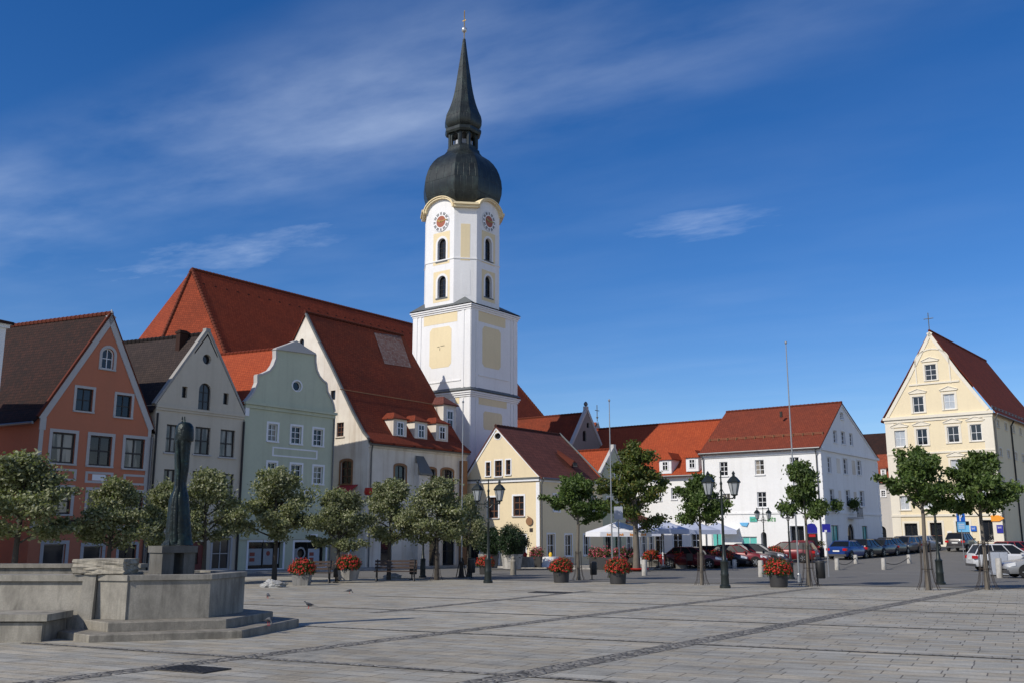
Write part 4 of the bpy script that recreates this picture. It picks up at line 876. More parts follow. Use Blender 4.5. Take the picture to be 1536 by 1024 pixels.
P = at(813, 640, 104); P.z = g(P.x, P.y); dq = Vector((.77, -.64, 0))     # gabled roof behind
A_ = at(880, 616, 100); P = Vector((A_.x, A_.y, g(A_.x, A_.y))) - D1 * 4.2
b = House('grey_gable_house', 'red roofed house with grey stone gable seen over the maroon roof', 'house', P, AZ, 0, M['greystone'])
f = b.panel((0, 0), (8.4, 0)); apex = (4.2, f.uz(880, 616)[1]); ze = apex[1] - 5.6
f.win(880, 633, 884, 641, arch='round', frame='frame_d', glass='gl1', bars=(0, 0), sill=False); f.win(874, 645, 879.5, 661, arch='round', frame='frame_d', glass='gl1', bars=(0, 0), sill=False)
f.wall([(0, -.5), (8.4, -.5), (8.4, ze), apex, (0, ze)]); base_shell(b, 8.4, 12, -.5, ze); b.done()
m = MB(); A, E = b.L(4.2, .25, apex[1] - .2), b.L(4.2, 12, apex[1] - .2); slope(m, [b.L(-.3, .25, ze - .5), A], [b.L(-.3, 12, ze - .5), E]); slope(m, [b.L(8.7, .25, ze - .5), A], [b.L(8.7, 12, ze - .5), E]); m.build('roof', M['roof_dark'], b.e); ridge(b, A, E, 'roof_red')
m = MB(); f.beam(m, (-.3, ze - .3), apex, .22, -.3, .1, 1); f.beam(m, apex, (8.7, ze - .3), .3, -.3, .1, 1); f.box(m, 4.0, 4.4, apex[1] - .1, apex[1] + .5, -.3, .1); m.build('gable_coping', M['trimgrey'], b.e)
m = MB(); m.lathe([(.01, .5), (.2, .62), (.22, .8), (.1, .98), (.01, 1.02)], 8, f.p(4.2, apex[1], -.1)); m.build('finial', M['leadgrey'], b.e)
A_ = at(897, 632, 112); P = Vector((A_.x, A_.y, g(A_.x, A_.y))) - D1 * 2.2
b = House('chapel', 'small chapel gable topped by an iron cross, beyond the grey gable house', 'chapel', P, AZ, 0, M['trimgrey'])
f = b.panel((0, 0), (4.4, 0)); apex = (2.2, f.uz(897, 631)[1]); ze = apex[1] - 3.6
f.wall([(0, -.5), (4.4, -.5), (4.4, ze), apex, (0, ze)]); base_shell(b, 4.4, 6, -.5, ze); b.done()
m = MB(); A, E = b.L(2.2, .2, apex[1] - .1), b.L(2.2, 6, apex[1] - .1); slope(m, [b.L(-.2, .2, ze - .4), A], [b.L(-.2, 6, ze - .4), E]); slope(m, [b.L(4.6, .2, ze - .4), A], [b.L(4.6, 6, ze - .4), E]); m.build('roof', M['roof_red'], b.e)
m = MB(); q = f.p(2.2, apex[1], -.1); m.tube([q, q + Vector((0, 0, 1.9))], .05, 5); m.tube([q + f.x * -.45 + Vector((0, 0, 1.25)), q + f.x * .45 + Vector((0, 0, 1.25))], .04, 5); m.lathe([(.01, .3), (.13, .38), (.13, .5), (.01, .56)], 8, q); m.build('cross', M['leadgrey'], b.e)

# ================================================================ tall pale yellow house
RC = Vector((49.9, 100.0, 0)); RC.z = at(1505, 821, 100).z; Wd = 11.0; dR = Vector((-.775, .632, 0)); P = RC + dR * Wd; P.z = RC.z
b = House('tall_yellow_house', 'tall pale yellow gabled house with pedimented windows and a cross on its peak', 'house', P, math.atan2(-dR.x, -dR.y), 0, M['creamR'])
W = Wd; LN = 24; f = b.panel((0, 0), (W, 0)); sd = b.panel((W, 0), (W, LN)); ze = (f.uz(1322, 629)[1] + f.uz(1487, 616)[1]) / 2; apex = f.uz(1389, 498); apex = (W / 2 + .0, apex[1])
f.win(1387.5, 546, 1404.5, 569.5, sur='trimcream', sw=.2, ped='trimcream', glass='gl2')
for q in ((1369, 594, 1386, 618), (1415.5, 590, 1432.5, 613), (1342, 645, 1358.5, 669.5), (1375, 642.5, 1391.5, 667), (1421, 638.5, 1439, 663), (1455.5, 635.5, 1473, 660.5), (1346, 693, 1361.5, 716), (1380, 691, 1397, 714), (1426.5, 688.5, 1443, 712), (1462, 685.5, 1478, 709)): f.win(*q, sur='trimcream', sw=.22, ped='trimcream', glass='gl1' if q[0] in (1375, 1346) else rnd.choice(['gl4', 'gl4', 'gl2']), bars=(1, 1), fw=.09)
for q in ((1350, 743, 1364, 764), (1384, 741, 1399, 762), (1430, 735, 1446, 757), (1466, 732, 1482, 754)): f.win(*q, sur='trimcream', sw=.2, glass='gl4', bars=(1, 1), fw=.09)
for q in ((1357.5, 784, 1377, 814), (1435, 781, 1455, 815), (1472, 779, 1494, 812)): f.win(*q, sur='trimcream', sw=.22, frame='frame_d', glass='gl1', bars=(1, 0), sill=False, name='shop_window', depth=.3)
f.win(1396, 783, 1414, 822, frame='frame_b', glass='gl1', sur='trimcream', sw=.22, bars=(1, 1), sill=False, name='door', depth=.3)
xr, xl = f.uz(1455, 570), f.uz(1343, 590)
outl = [(0, -.8), (W, -.8), (W, ze), (W - .2, ze + .35), (W / 2 + (W / 2 - .2) * .52, ze + .35 + (apex[1] - ze - .35) * .455), apex, (W / 2 - (W / 2 - .2) * .52, ze + .35 + (apex[1] - ze - .35) * .455), (.2, ze + .35), (0, ze)]
f.wall(outl)
for r_ in range(4):
    for c_ in range(6): sd.win_m(1.6 + c_ * 3.4, 2.6 + c_ * 3.4, 2.4 + r_ * 3.0 + 1.0, 4.2 + r_ * 3.0, sur='trimcream', sw=.15) if r_ else None
sd.wall([(0, -.8), (LN, -.8), (LN, ze), (0, ze)]); b.walls.face([b.L(0, LN, -.8), b.L(0, 0, -.8), b.L(0, 0, ze), b.L(0, LN, ze)]); b.done()
m = MB()
for k in range(3, 8): f.beam(m, outl[k], outl[k + 1] if k < 7 else outl[8], .36 if k < 7 else .2, -.04, .07, 1)
z = ze; f.box(m, -.15, W + .15, z - .18, z + .12, -.02, .24); f.box(m, -.05, W + .05, z - .5, z - .183, -.02, .09)
for yy in (574, 678): z = f.uz(1400, yy)[1]; ww = 0 if yy > 600 else 2.9; f.box(m, ww, W - ww, z - .09, z + .09, -.02, .1)
z = f.uz(1400, 772)[1]; f.box(m, 0, W, z - .12, z + .12, -.02, .12)
f.box(m, 0.01, .95, 0, ze - .5, -.02, .04); f.box(m, W - .95, W - .01, 0, ze - .5, -.02, .04); f.box(m, 0.0, W, -.7, f.uz(1420, 812)[1] * .5, -.02, .06)
cz, ca = f.uz(1396, 549)[1], W / 2
pts = [(ca + 1.75 * math.cos(math.pi * t / 12), cz + .6 + 1.3 * math.sin(math.pi * t / 12)) for t in range(13)]
for t in range(12): f.beam(m, pts[t + 1], pts[t], .14, -.02, .07, 0)
for sgn in (-1, 1): f.box(m, ca + sgn * 1.75 - .07, ca + sgn * 1.75 + .07, cz - 2.0, cz + .6, -.02, .07)
m.build('stucco_moulding', M['trimcream'], b.e)
m = MB()
for sg in (1, -1):
    e0 = b.L(W / 2 + sg * (W / 2 + .45), -.0, ze - .2); k0 = b.L(W / 2 + sg * (W / 2 - .2) * .55, -.0, ze + .5 + (apex[1] - ze - .35) * .455); t0 = b.L(W / 2, 0, apex[1] + .1); dd = Vector((0, LN, 0))
    slope(m, [e0, k0, t0], [e0 + dd, k0 + dd, t0 + dd])
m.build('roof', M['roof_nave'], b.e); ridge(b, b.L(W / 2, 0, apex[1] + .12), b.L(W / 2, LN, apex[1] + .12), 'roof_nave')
gutter(b, sd.p(0, ze - .25, .5), sd.p(LN, ze - .25, .5)); pipe(b, [sd.p(.3, ze - .3, .45), sd.p(.35, ze - .9, .1), sd.p(.35, 0, .1)], .08); pipe(b, [sd.p(7.5, ze - .3, .45), sd.p(7.5, ze - .9, .1), sd.p(7.5, 0, .1)], .08, 'black')
m = MB(); n = 16
for k in range(n): q = sd.p(k * 1.5, ze + .25, .1); m.box(q.x - .02, q.x + .02, q.y - .4, q.y + .02, q.z, q.z + .35)
m.tube([sd.p(0, ze + .55, .1), sd.p(LN, ze + .55, .1)], .03, 5); m.tube([sd.p(0, ze + .35, .1), sd.p(LN, ze + .35, .1)], .03, 5); m.build('snow_guard', M['leadgrey'], b.e)
m = MB(); q = f.p(W / 2, apex[1], -.1); m.tube([q, q + Vector((0, 0, 2.1))], .05, 5); m.tube([q + f.x * -.5 + Vector((0, 0, 1.45)), q + f.x * .5 + Vector((0, 0, 1.45))], .045, 5); m.build('cross', M['leadgrey'], b.e)
r = f.rect(1487, 772, 1507, 781); m = MB(); f.prism(m, [(r[0], r[2]), (r[1] - .5, r[2]), (r[1], (r[2] + r[3]) / 2), (r[1] - .5, r[3]), (r[0], r[3])], .05, .16); m.build('sign_board', M['signorange'], b.e)
for q in ((1456.5, 788, 1465, 796), (1495.5, 786.5, 1505, 798.5)): r = f.rect(*q); m = MB(); f.box(m, *r, .05, .12); m.build('sign_board', M['signblue' if q[0] < 1480 else 'signnavy'], b.e); strokes(f, q[0] + 1.5, q[1] + 2, q[2] - 1.5, q[1] + 5, 3, 'signwhite', 'lettering', .13)
r = f.rect(1421, 796, 1428, 798.5); m = MB(); f.box(m, *r, 0, .06); m.build('name_plate', M['signwhite'], b.e)
r = f.rect(1436, 787, 1454, 797); m = MB(); f.box(m, *r, -.26, -.24); m.build('poster', M['signlight'], b.e)

# ================================================================ small house in the gap
A_ = at(1316, 655, 128); P = Vector((A_.x - 9, A_.y + 2, 0)); P.z = .6
b = House('gap_house', 'house with brown and red stepped roofs in the gap beside the tall yellow house', 'house', P, R(90 + 38), 0, M['trimgrey'])  # grey wall colour stands in for white plaster lying in shade
f = b.panel((0, 0), (20, 0)); z1 = f.uz(1312, 722)[1]; z2 = f.uz(1312, 681)[1]; z3 = f.uz(1312, 653)[1]
for q in ((1312, 735, 1318, 744), (1322, 735, 1328, 744)): f.win(*q, glass='gl1', sur='trim')
f.win(1316, 788, 1330, 823, arch='round', frame='frame_d', glass='gl1', bars=(0, 0), sill=False, depth=.5, name='archway'); f.wall([(0, -2), (20, -2), (20, z1), (0, z1)]); b.done()
m = MB(); slope(m, [b.L(0, -.3, z1), b.L(0, 2, z2 + .3)], [b.L(20, -.3, z1), b.L(20, 2, z2 + .3)]); m.build('lower_roof', M['roof_red'], b.e)
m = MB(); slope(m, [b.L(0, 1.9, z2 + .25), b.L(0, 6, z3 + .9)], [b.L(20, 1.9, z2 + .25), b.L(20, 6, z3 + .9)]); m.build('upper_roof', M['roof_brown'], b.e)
for q in ((1304, 702, 1312, 716), (1321, 701, 1329, 716)): dormer(b, f, *q, 1.6, 'frame_w', 'roof_red', True, -.2)
# ================================================================ ground
def sheet(name, poly4, mat, lift, nx, ny, skirt=0.0, kind='structure'):
    """quad patch lying on the ground: poly4 = near-left, near-right, far-right, far-left (x, y)"""
    A, B_, C, D = [Vector(q) for q in poly4]; m = MB(); gr = []
    for j in range(ny + 1):
        row = []
        for i in range(nx + 1):
            q = A.lerp(B_, i / nx).lerp(D.lerp(C, i / nx), j / ny); row.append(Vector((q.x, q.y, g(q.x, q.y) + lift)))
        gr.append(row)
    for j in range(ny):
        for i in range(nx): m.face([gr[j][i], gr[j][i + 1], gr[j + 1][i + 1], gr[j + 1][i]])
    if skirt:
        d = Vector((0, 0, -skirt)); edge = gr[0] + [r[-1] for r in gr[1:]] + gr[-1][::-1][1:] + [r[0] for r in gr[::-1]][1:]
        for k in range(len(edge) - 1): m.face([edge[k], edge[k + 1], edge[k + 1] + d, edge[k] + d])
    o = m.build(name, M[mat], kind=kind); return o
pa, pb = gp(460, 938.5), gp(1530, 988.5)
ANG = math.atan2(pb.y - pa.y, pb.x - pa.x)
M['pavers'] = pavers(ANG)
xs = [-400, -250, -160, -110] + list(range(-80, 6, 4)) + list(range(6, 18, 1)) + list(range(18, 84, 4)) + [110, 160, 250, 400]
ys = [-60, -20] + list(range(0, 64, 4)) + list(range(64, 116, 1)) + [130, 180, 300, 600]
m = MB(); idx = {}
for j, y in enumerate(ys):
    for i, x in enumerate(xs): idx[i, j] = len(m.v); m.v.append((x, y, g(x, y)))
for j in range(len(ys) - 1):
    for i in range(len(xs) - 1): m.f.append([idx[i, j], idx[i + 1, j], idx[i + 1, j + 1], idx[i, j + 1]])
m.build('ground', M['pavers'], kind='structure')
def strip(pA, pB, w, eA=0, eB=0, name='paving_band', mat='cobble', lift=.004, n=24):
    a, b_ = gp(*pA).xy, gp(*pB).xy; d = (b_ - a).normalized(); t = Vector((-d.y, d.x)) * w / 2; a = a - d * eA; b_ = b_ + d * eB
    return sheet(name, [a - t, b_ - t, b_ + t, a + t], mat, lift, n, 1)
strip((728, 1022), (1448, 886), .44, 3, 8); strip((400, 981), (1217, 882), .38, 4.5, 1); strip((595, 915), (869, 887), .34, 1, 1)
for pA, pB in (((94, 967.5), (752, 1011.5)), ((451, 938.5), (1536, 989)), ((400, 907), (1536, 948)), ((548, 893), (1536, 922)), ((763, 885), (1536, 905))): strip(pA, pB, .14, 1 if pA[0] < 420 else 0, 6, lift=.008)
n0, n1 = gp(690, 868.5).xy, gp(1536, 882.5).xy; f0, f1 = gp(690, 851).xy, gp(1536, 853).xy
dn, df = (n1 - n0).normalized(), (f1 - f0).normalized()
sheet('road', [n0 - dn * 30, n1 + dn * 30, f1 + df * 40, f0 - df * 34], 'asphalt', .015, 90, 26)
strip((1000, 866.5), (1160, 868.5), .12, 0, 0, 'road_marking', 'paint', .03); strip((1300, 860), (1420, 861.5), .1, 0, 0, 'road_marking', 'paint', .03)
sheet('car_park', [f0 + (f1 - f0) * .52, f1 + df * 40, f1 + df * 40 + Vector((10, 70)), Vector((17, 90))], 'asphalt', .018, 60, 40)
# pavements
N = -D2.xy
a0 = rowpt(-150).xy; a1 = CORNER.xy
sheet('pavement', [a0 + N * 3.6, a1 + N * 3.6 + D1.xy * 9, a1 + D1.xy * 9, a0], 'paving', .11, 40, 3, .2)
yl = YH.P.xy; yc = gp(810, 850).xy; perp = Vector((-.613, -.79))
k0 = yl + perp * 3.2 - Vector((.79, -.613)) * 2.0
k1 = Vector((8.9, 65.6))
k2 = WBh.P.xy + perp * 3.0 + Vector((.79, -.613)) * 4.0
sheet('pavement', [k0, k1, k2, WBh.P.xy - Vector((.79, -.613)) * 16 + D1.xy * 1], 'paving', .115, 40, 24, .25)
def kerb(a, b_, w=.16):
    d = (b_ - a).normalized(); t = Vector((d.y, -d.x)); return sheet('kerb', [a + t * w, b_ + t * w, b_, a], 'kerb', .12, 30, 1, .16)
kerb(k0, k1); kerb(k1, k2); kerb(a0 + N * 3.6, a1 + N * 3.6 + D1.xy * 2)
def cover(px, py, rx, ry, label):
    q = gp(px, py); m = MB(); m.box(-rx, rx, -ry, ry, .004, .016)
    for k in range(9): t = -rx + (k + .5) * rx * 2 / 9; m.box(t - .02, t + .02, -ry * .85, ry * .85, .016, .022)
    o = m.build('drain_cover', M['ironcover']); o.location = q; o.rotation_euler = (0, 0, ANG); return tag(o, label, 'drain cover')
cover(290, 1004, .42, .26, 'square iron drain cover sunk in paving near the fountain steps'); cover(825, 888.5, .7, .35, 'dark drain cover in the plaza paving before the round flower pots')

# ================================================================ fountain
FX, FY = -6.67, 19.45; gz = g(FX, FY)
fo = thing('fountain', 'angular granite fountain with stepped base, long stone bench and open pedestal', 'fountain', (FX, FY, gz), 0)
hexr = lambda r, z, ph=R(19): [(r * math.cos(R(60 * k) + ph), r * math.sin(R(60 * k) + ph), z) for k in range(6)]
m = MB()
for r, z0, z1 in ((2.5, -.1, .15), (1.98, .152, .31)): m.loft([hexr(r, z0), hexr(r, z1 - .015), hexr(r - .015, z1)])
m.build('step', M['granite2'], fo)
zt = 1.09
m = MB(); m.loft([hexr(1.40, .312), hexr(1.40, zt - .1), hexr(1.44, zt - .09), hexr(1.44, zt), hexr(1.12, zt + .001), hexr(1.12, .45)], False); m.face(hexr(1.12, .45)); m.build('basin', M['granite'], fo)
m = MB(); m.face(hexr(1.13, .88)); m.build('water', M['water'], fo)
m = MB()
PR = Matrix.Rotation(R(42), 4, 'Z')
def pbox(m, x0, x1, y0, y1, z0, z1): m.hexa([PR @ Vector((x, y, z)) for z in (z0, z1) for x, y in ((x0, y0), (x1, y0), (x1, y1), (x0, y1))])
pbox(m, -.33, -.1, -.31, .31, .5, 1.47); pbox(m, .1, .33, -.31, .31, .5, 1.47); pbox(m, -.36, .36, -.34, .34, 1.472, 1.6); m.build('pedestal', M['granitedark'], fo)
m = MB(); m.box(.13, .9, .62, .8, 1.0, 1.06); m.box(-1.2, -.5, .7, .9, .98, 1.05); m.build('spout_ledge', M['granite2'], fo)
m = MB(); y1 = -1.17                                                  # long backrest wall
for k in range(5): x1 = -1.13 - k * 1.9; m.loft([[(x1, y1 - .18, .0), (x1, y1 + .42, .0), (x1, y1 + .42, zt - .11), (x1, y1 - .02, zt - .11)], [(x1 - 1.888, y1 - .18, .0), (x1 - 1.888, y1 + .42, .0), (x1 - 1.888, y1 + .42, zt - .11), (x1 - 1.888, y1 - .02, zt - .11)]])
m.build('bench_back', M['granite'], fo)
m = MB()
for k in range(5): x1 = -1.13 - k * 1.9; m.box(x1 - 1.885, x1, y1 - .09, y1 + .5, zt - .108, zt)
m.build('wall_cap', M['granite'], fo)
m = MB(); m.box(-11, -1.2, 1.5, 1.85, 0, zt + .04); m.box(-11, -1.15, 1.44, 1.9, zt + .042, zt + .12); m.build('rear_wall', M['granite2'], fo)
m = MB(); m.loft([[(-1.2, y1 - .2, .1), (-.93, y1 - .2, .1), (-.93, y1 + .5, .1), (-1.2, y1 + .5, .1)], [(-1.17, y1 - .09, zt + .02), (-.94, y1 - .09, zt + .02), (-.94, y1 + .5, zt + .02), (-1.17, y1 + .5, zt + .02)]]); m.build('pillar', M['granite'], fo)
m = MB(); fp = [(-.925, -1.2), (-.30, -1.405), (-.2, -1.2), (-.925, -.7)]; m.loft([[(x, y, z) for x, y in fp] for z in (.312, zt - .1)]); m.loft([[(x - .0, y - .035, z) for x, y in fp] for z in (zt - .098, zt + .004)]); m.build('basin_link', M['granite'], fo)
m = MB(); m.box(-10.8, -1.36, -2.3, -1.38, -.1, .34); m.build('bench_plinth', M['granite'], fo)
m = MB()
for k in range(4): x1 = -1.26 - k * 2.4; m.box(x1 - 2.385, x1, -2.36, -1.36, .365, .48)
m.build('bench_seat', M['granite'], fo)
m = MB(); m.box(-10.8, -1.4, -2.24, -1.4, .3405, .364); m.build('bench_joint', M['granite2'], fo)
def boulder(name, sx, sy, sz, mat, parent, loc, seed, rough=.12, blocky=False, label=None, cat=None):
    bm = bmesh.new()
    if blocky: bmesh.ops.create_cube(bm, size=2); bmesh.ops.subdivide_edges(bm, edges=bm.edges[:], cuts=9, use_grid_fill=True)
    else: bmesh.ops.create_icosphere(bm, subdivisions=4, radius=1)
    for v in bm.verts:
        n = noise.noise_vector(v.co * 2.1 + Vector((seed, 0, 0))) * rough + noise.noise_vector(v.co * 5.5 + Vector((0, seed, 0))) * rough * .6
        if blocky and v.co.z > .7: n *= .4
        v.co = Vector(((v.co.x + n.x) * sx, (v.co.y + n.y) * sy, (v.co.z + n.z) * sz))
    me = bpy.data.meshes.new(name); bm.to_mesh(me); bm.free(); me.materials.append(M[mat]); o = bpy.data.objects.new(name, me); col.objects.link(o); o.location = loc
    if parent: o.parent = parent
    if label: tag(o, label, cat)
    return o
boulder('rough_stone_block', .47, .36, .135, 'roughstone', None, (FX - .9, FY - .95, gz + zt + .15), 3.1, .1, True, 'rough hewn pale stone block lying on the fountain pillar', 'stone block')
# statue
st = thing('statue', 'dark green bronze statue like a hooded column standing on the fountain pedestal', 'statue', (FX, FY, gz + 1.6))
def sx(px, py=802): return at(px, py, FY).x - FX
def sz(py): return at(271, py, FY).z - gz - 1.6
spec = [(817, 250, 289, .26), (812, 249, 288, .25), (806, 250, 287, .24), (795, 250, 286, .25), (780, 252, 285, .24), (765, 253, 284, .23), (750, 255, 283, .22), (742, 257, 282, .2), (735, 261, 280, .17), (724, 262.5, 279, .155), (712, 263, 281, .16), (700, 263, 283, .17), (685, 263, 284, .18), (668, 263.5, 285.5, .19), (660, 263.5, 287, .2)]
m = MB(); rings = []
for y, x0, x1, ry in spec:
    c, r = (sx(x0, y) + sx(x1, y)) / 2, (sx(x1, y) - sx(x0, y)) / 2; z = sz(y)
    rings.append([(c + r * (1 + .04 * math.cos(7 * t)) * math.cos(t), ry * (1 + .08 * math.cos(7 * t + 1)) * math.sin(t), z) for t in [2 * math.pi * k / 36 for k in range(36)]])
m.loft(rings); m.build('figure', M['bronze'], st, 50)
m = MB(); c = (sx(263, 645) + sx(291, 645)) / 2; hood = []
for y, k in ((662, .8), (661, 1.0), (657, 1.03), (650, 1.0), (644, .98), (639, .9), (635, .72), (633, .5), (632, .05)):
    r = (sx(291) - sx(263)) / 2 * k; hood.append([(c + r * math.cos(t), r * .95 * math.sin(t), sz(y)) for t in [2 * math.pi * j / 24 for j in range(24)]])
m.loft(hood); m.build('hood', M['bronze'], st, 50)
m = MB()
for xx in (273.5, 277): m.tube([(sx(xx, 634), 0, sz(634)), (sx(xx, 624), 0, sz(624))], [.022, .012], 6)
m.build('spike', M['bronze'], st)
m = MB(); m.tube([(sx(271, 662), -.19, sz(662)), (sx(272, 700), -.175, sz(700)), (sx(271, 728), -.15, sz(728)), (sx(269, 760), -.21, sz(760)), (sx(268, 812), -.22, sz(812))], [.03, .035, .03, .05, .05], 10)
m.loft([[(sx(246, 817), -.2, sz(817)), (sx(262, 817), -.32, sz(817)), (sx(268, 817), .1, sz(817)), (sx(250, 817), .2, sz(817))], [(sx(251, 810), -.16, sz(810)), (sx(260, 808), -.22, sz(808)), (sx(262, 808), .05, sz(808)), (sx(254, 810), .1, sz(810))]]); m.build('drapery', M['bronze'], st, 50)
boulder('rock_pile', .5, .36, .22, 'rock', None, gp(410, 880) + Vector((0, 0, .06)), 8.3, .3, False, 'heap of white rocks at the foot of the tree before the posters', 'rocks')
boulder('rock_pile', .42, .3, .2, 'rock', None, gp(588, 867) + Vector((0, 0, .06)), 4.7, .3, False, 'small heap of pale rocks under the long brown bench', 'rocks')

# ================================================================ trees
def leaves_mesh(name, clumps, n, size, mat, rn, flat=.55):
    m = MB()
    for _ in range(n):
        c, s = clumps[rn.randrange(len(clumps))]
        p = c + Vector((rn.gauss(0, s), rn.gauss(0, s), rn.gauss(0, s * flat)))
        nrm = Vector((rn.gauss(0, .8), rn.gauss(0, .8), rn.gauss(.55, .6))).normalized(); t = nrm.orthogonal().normalized(); t.rotate(Matrix.Rotation(rn.uniform(0, 6.28), 3, nrm)); q = nrm.cross(t)
        l, w = size * rn.uniform(.7, 1.3), size * rn.uniform(.45, .8); b_ = nrm * l * .18
        i = len(m.v); m.v += [tuple(p - t * l * .5), tuple(p + q * w * .5 - b_), tuple(p + t * l * .5), tuple(p - q * w * .5 - b_)]; m.f.append([i, i + 1, i + 2, i + 3])
    return m
def make_tree(name, label, H, cb, Wd, seed, leafmat, barkmat, nleaf, lsize, group, prof, rt=.09, nl=11, lean=0.0):
    """trunk to cb, crown cb..H, greatest width Wd; prof(h in 0..1) -> relative radius"""
    rn = random.Random(seed); o = thing(name, label, 'tree', group=group); m = MB(); clumps = []
    top = Vector((lean, 0, H * .9)); pts = [Vector((0, 0, -.15)), Vector((rn.uniform(-.03, .03), 0, cb * .5)), Vector((lean * .4, rn.uniform(-.04, .04), cb)), Vector((lean * .7 + rn.uniform(-.1, .1), rn.uniform(-.1, .1), (cb + H) * .5)), top]
    m.tube(pts, [rt * 1.35, rt, rt * .85, rt * .5, rt * .12], 8)
    for k in range(nl):
        h = (k + rn.uniform(.05, .95)) / nl; z = cb + (H * .88 - cb) * h * .92; ax = 2.4 * k + rn.uniform(-.6, .6); r = Wd / 2 * prof(h) * rn.uniform(.6, 1.22)
        base = Vector((lean * (.4 + .5 * h), 0, z)); tip = base + Vector((r * math.cos(ax), r * math.sin(ax), r * rn.uniform(.15, .6) + rn.uniform(-.05, .25)))
        mid = base.lerp(tip, .5) + Vector((rn.gauss(0, .06), rn.gauss(0, .06), .1)); m.tube([base, mid, tip], [rt * .42, rt * .25, rt * .06], 5)
        sg = rn.uniform(.75, 1.25)
        for j in range(7):
            f_ = rn.uniform(.4, 1.0); c = base.lerp(tip, f_) + Vector((rn.gauss(0, .1), rn.gauss(0, .1), rn.gauss(.04, .08))) * Wd * .3
            clumps.append((c, Wd * rn.uniform(.03, .068) * sg))
            if j < 4: m.tube([mid, c], [rt * .16, rt * .04], 4)
    for j in range(7): clumps.append((top + Vector((rn.gauss(0, .1), rn.gauss(0, .1), rn.uniform(-.35, .2))) * Wd * .35, Wd * .042))
    for j in range(3):
        a = rn.uniform(0, 6.28); p_ = top + Vector((math.cos(a) * Wd * .16, math.sin(a) * Wd * .16, -.15 * Wd)); q_ = p_ + Vector((math.cos(a) * .1, math.sin(a) * .1, Wd * rn.uniform(.1, .2))); m.tube([top - Vector((0, 0, Wd * .3)), p_, q_], [rt * .2, rt * .1, rt * .03], 4)
        for f_ in (.2, .6, 1.0): clumps.append((p_.lerp(q_, f_), Wd * .03))
    m.build('trunk', M[barkmat], o, 50)
    leaves_mesh('crown', clumps, nleaf, lsize, leafmat, rn).build('crown', M[leafmat], o, weld=False)
    return o
cone_p = lambda h: max(.14, 1.0 - .86 * max(0, h - .22) / .78) * (.86 + .14 * min(1, h / .2))
round_p = lambda h: max(.12, (1.0 - .75 * max(0, h - .35) / .65) * (0.8 + .2 * min(1, h / .3)))
GL = 'trees in front of the gabled houses'; GR = 'young trees beside the road'
LT = [make_tree('plaza_tree', '', 4.6, 1.35, 3.6, 11 + k, 'leafL', 'barkD', 12500, .135, GL, cone_p, nl=19) for k in range(3)]
RT = [make_tree('plaza_tree', '', 4.9, 2.35, 3.1, 31 + k, 'leafR', 'bark', 9500, .16, GR, cone_p, nl=13, rt=.075) for k in range(3)]
def puttree(src, first, px, Y, topy, wpx, label, baseW, baseH, grp, rz):
    q = gd(px, Y); H = at(px, topy, Y).z - q.z; w = wpx / F * Y * (1.12 if grp == GL else 1.0)
    if first: o = src; o.location = q; o.rotation_euler = (0, 0, rz); o['label'] = label; o.scale = (w / baseW, w / baseW, H / baseH)
    else: o = dup(src, q, rz, label, (w / baseW, w / baseW, H / baseH))
    return o
used = set()
spec = [(18, 37.5, 673, 168, 'largest leafy grey green tree, before the dark side wall of the terracotta house'), (160, 40, 712, 124, 'grey green tree in front of the terracotta house shop window'), (238, 42, 718, 92, 'narrow grey green tree partly hidden by the bronze statue'), (304, 43, 699, 112, 'grey green tree in front of the grey house, beside the statue'), (411, 45.6, 696, 118, 'grey green tree with white rocks at its foot, before the green house'), (506, 45.8, 730, 100, 'grey green tree behind the flower pot with a signpost'), (583, 48, 714, 98, 'grey green tree behind the long brown bench'), (655, 47.5, 712, 112, 'grey green tree by the tall flagpole before the old white house')]
for k, (px, Y, ty, w, lb) in enumerate(spec): puttree(LT[k % 3], k % 3 not in used, px, Y, ty, w, lb, 3.5, 4.5, GL, k * 1.3); used.add(k % 3)
puttree(LT[0], False, 702, 52, 738, 56, 'small grey green tree against the yellow house corner', 3.5, 4.5, GL, .7)
used = set()
spec = [(868, 47, 706, 96, 'dark green tree in front of the yellow house side wall'), (1053, 41.6, 706, 92, 'young tree beside the two-lantern lamp nearest the white building'), (1214, 40.2, 688, 84, 'thin crowned tree beside the tall flagpole and hooded bin'), (1393, 36.8, 664, 122, 'tree with iron guard rods, lamp post rising behind its trunk'), (1481, 37.2, 672, 118, 'tree with iron guard rods beside the silver estate car')]
for k, (px, Y, ty, w, lb) in enumerate(spec): puttree(RT[k % 3], k % 3 not in used, px, Y, ty, w, lb, 3.0, 4.8, GR, k * 2.1 + .4); used.add(k % 3)
q = gd(955, 63); tall = make_tree('tall_tree', 'tallest tree with yellowing leaves and thick trunk, beside the cafe parasols', at(955, 654, 63).z - q.z, 2.4, 4.6, 77, 'leafY', 'bark', 13000, .22, None, round_p, rt=.2, nl=22); tall.location = q + Vector((0, 0, .1))
m = MB(); m.lathe([(.75, 0), (.8, .06), (.6, .1)], 12); o = m.build('tree_bed', M['red']); o.location = q + Vector((0, 0, .12)); tag(o, 'low red flower bed around the thick trunk of the tallest tree', 'flower bed')
def guard(): 
    m = MB()
    for k in range(10):
        a = k * math.pi / 5; c, s_ = math.cos(a), math.sin(a); m.tube([(c * .4, s_ * .4, 0), (c * .27, s_ * .27, .3), (c * .2, s_ * .2, .7), (c * .17, s_ * .17, 1.7)], .0095, 5)
    for z, r in ((.72, .205), (1.6, .18)):
        m.tube([(r * math.cos(t), r * math.sin(t), z) for t in [2 * math.pi * j / 16 for j in range(17)]], .011, 5)
    return m.build('tree_guard', M['rust'])
g0 = None
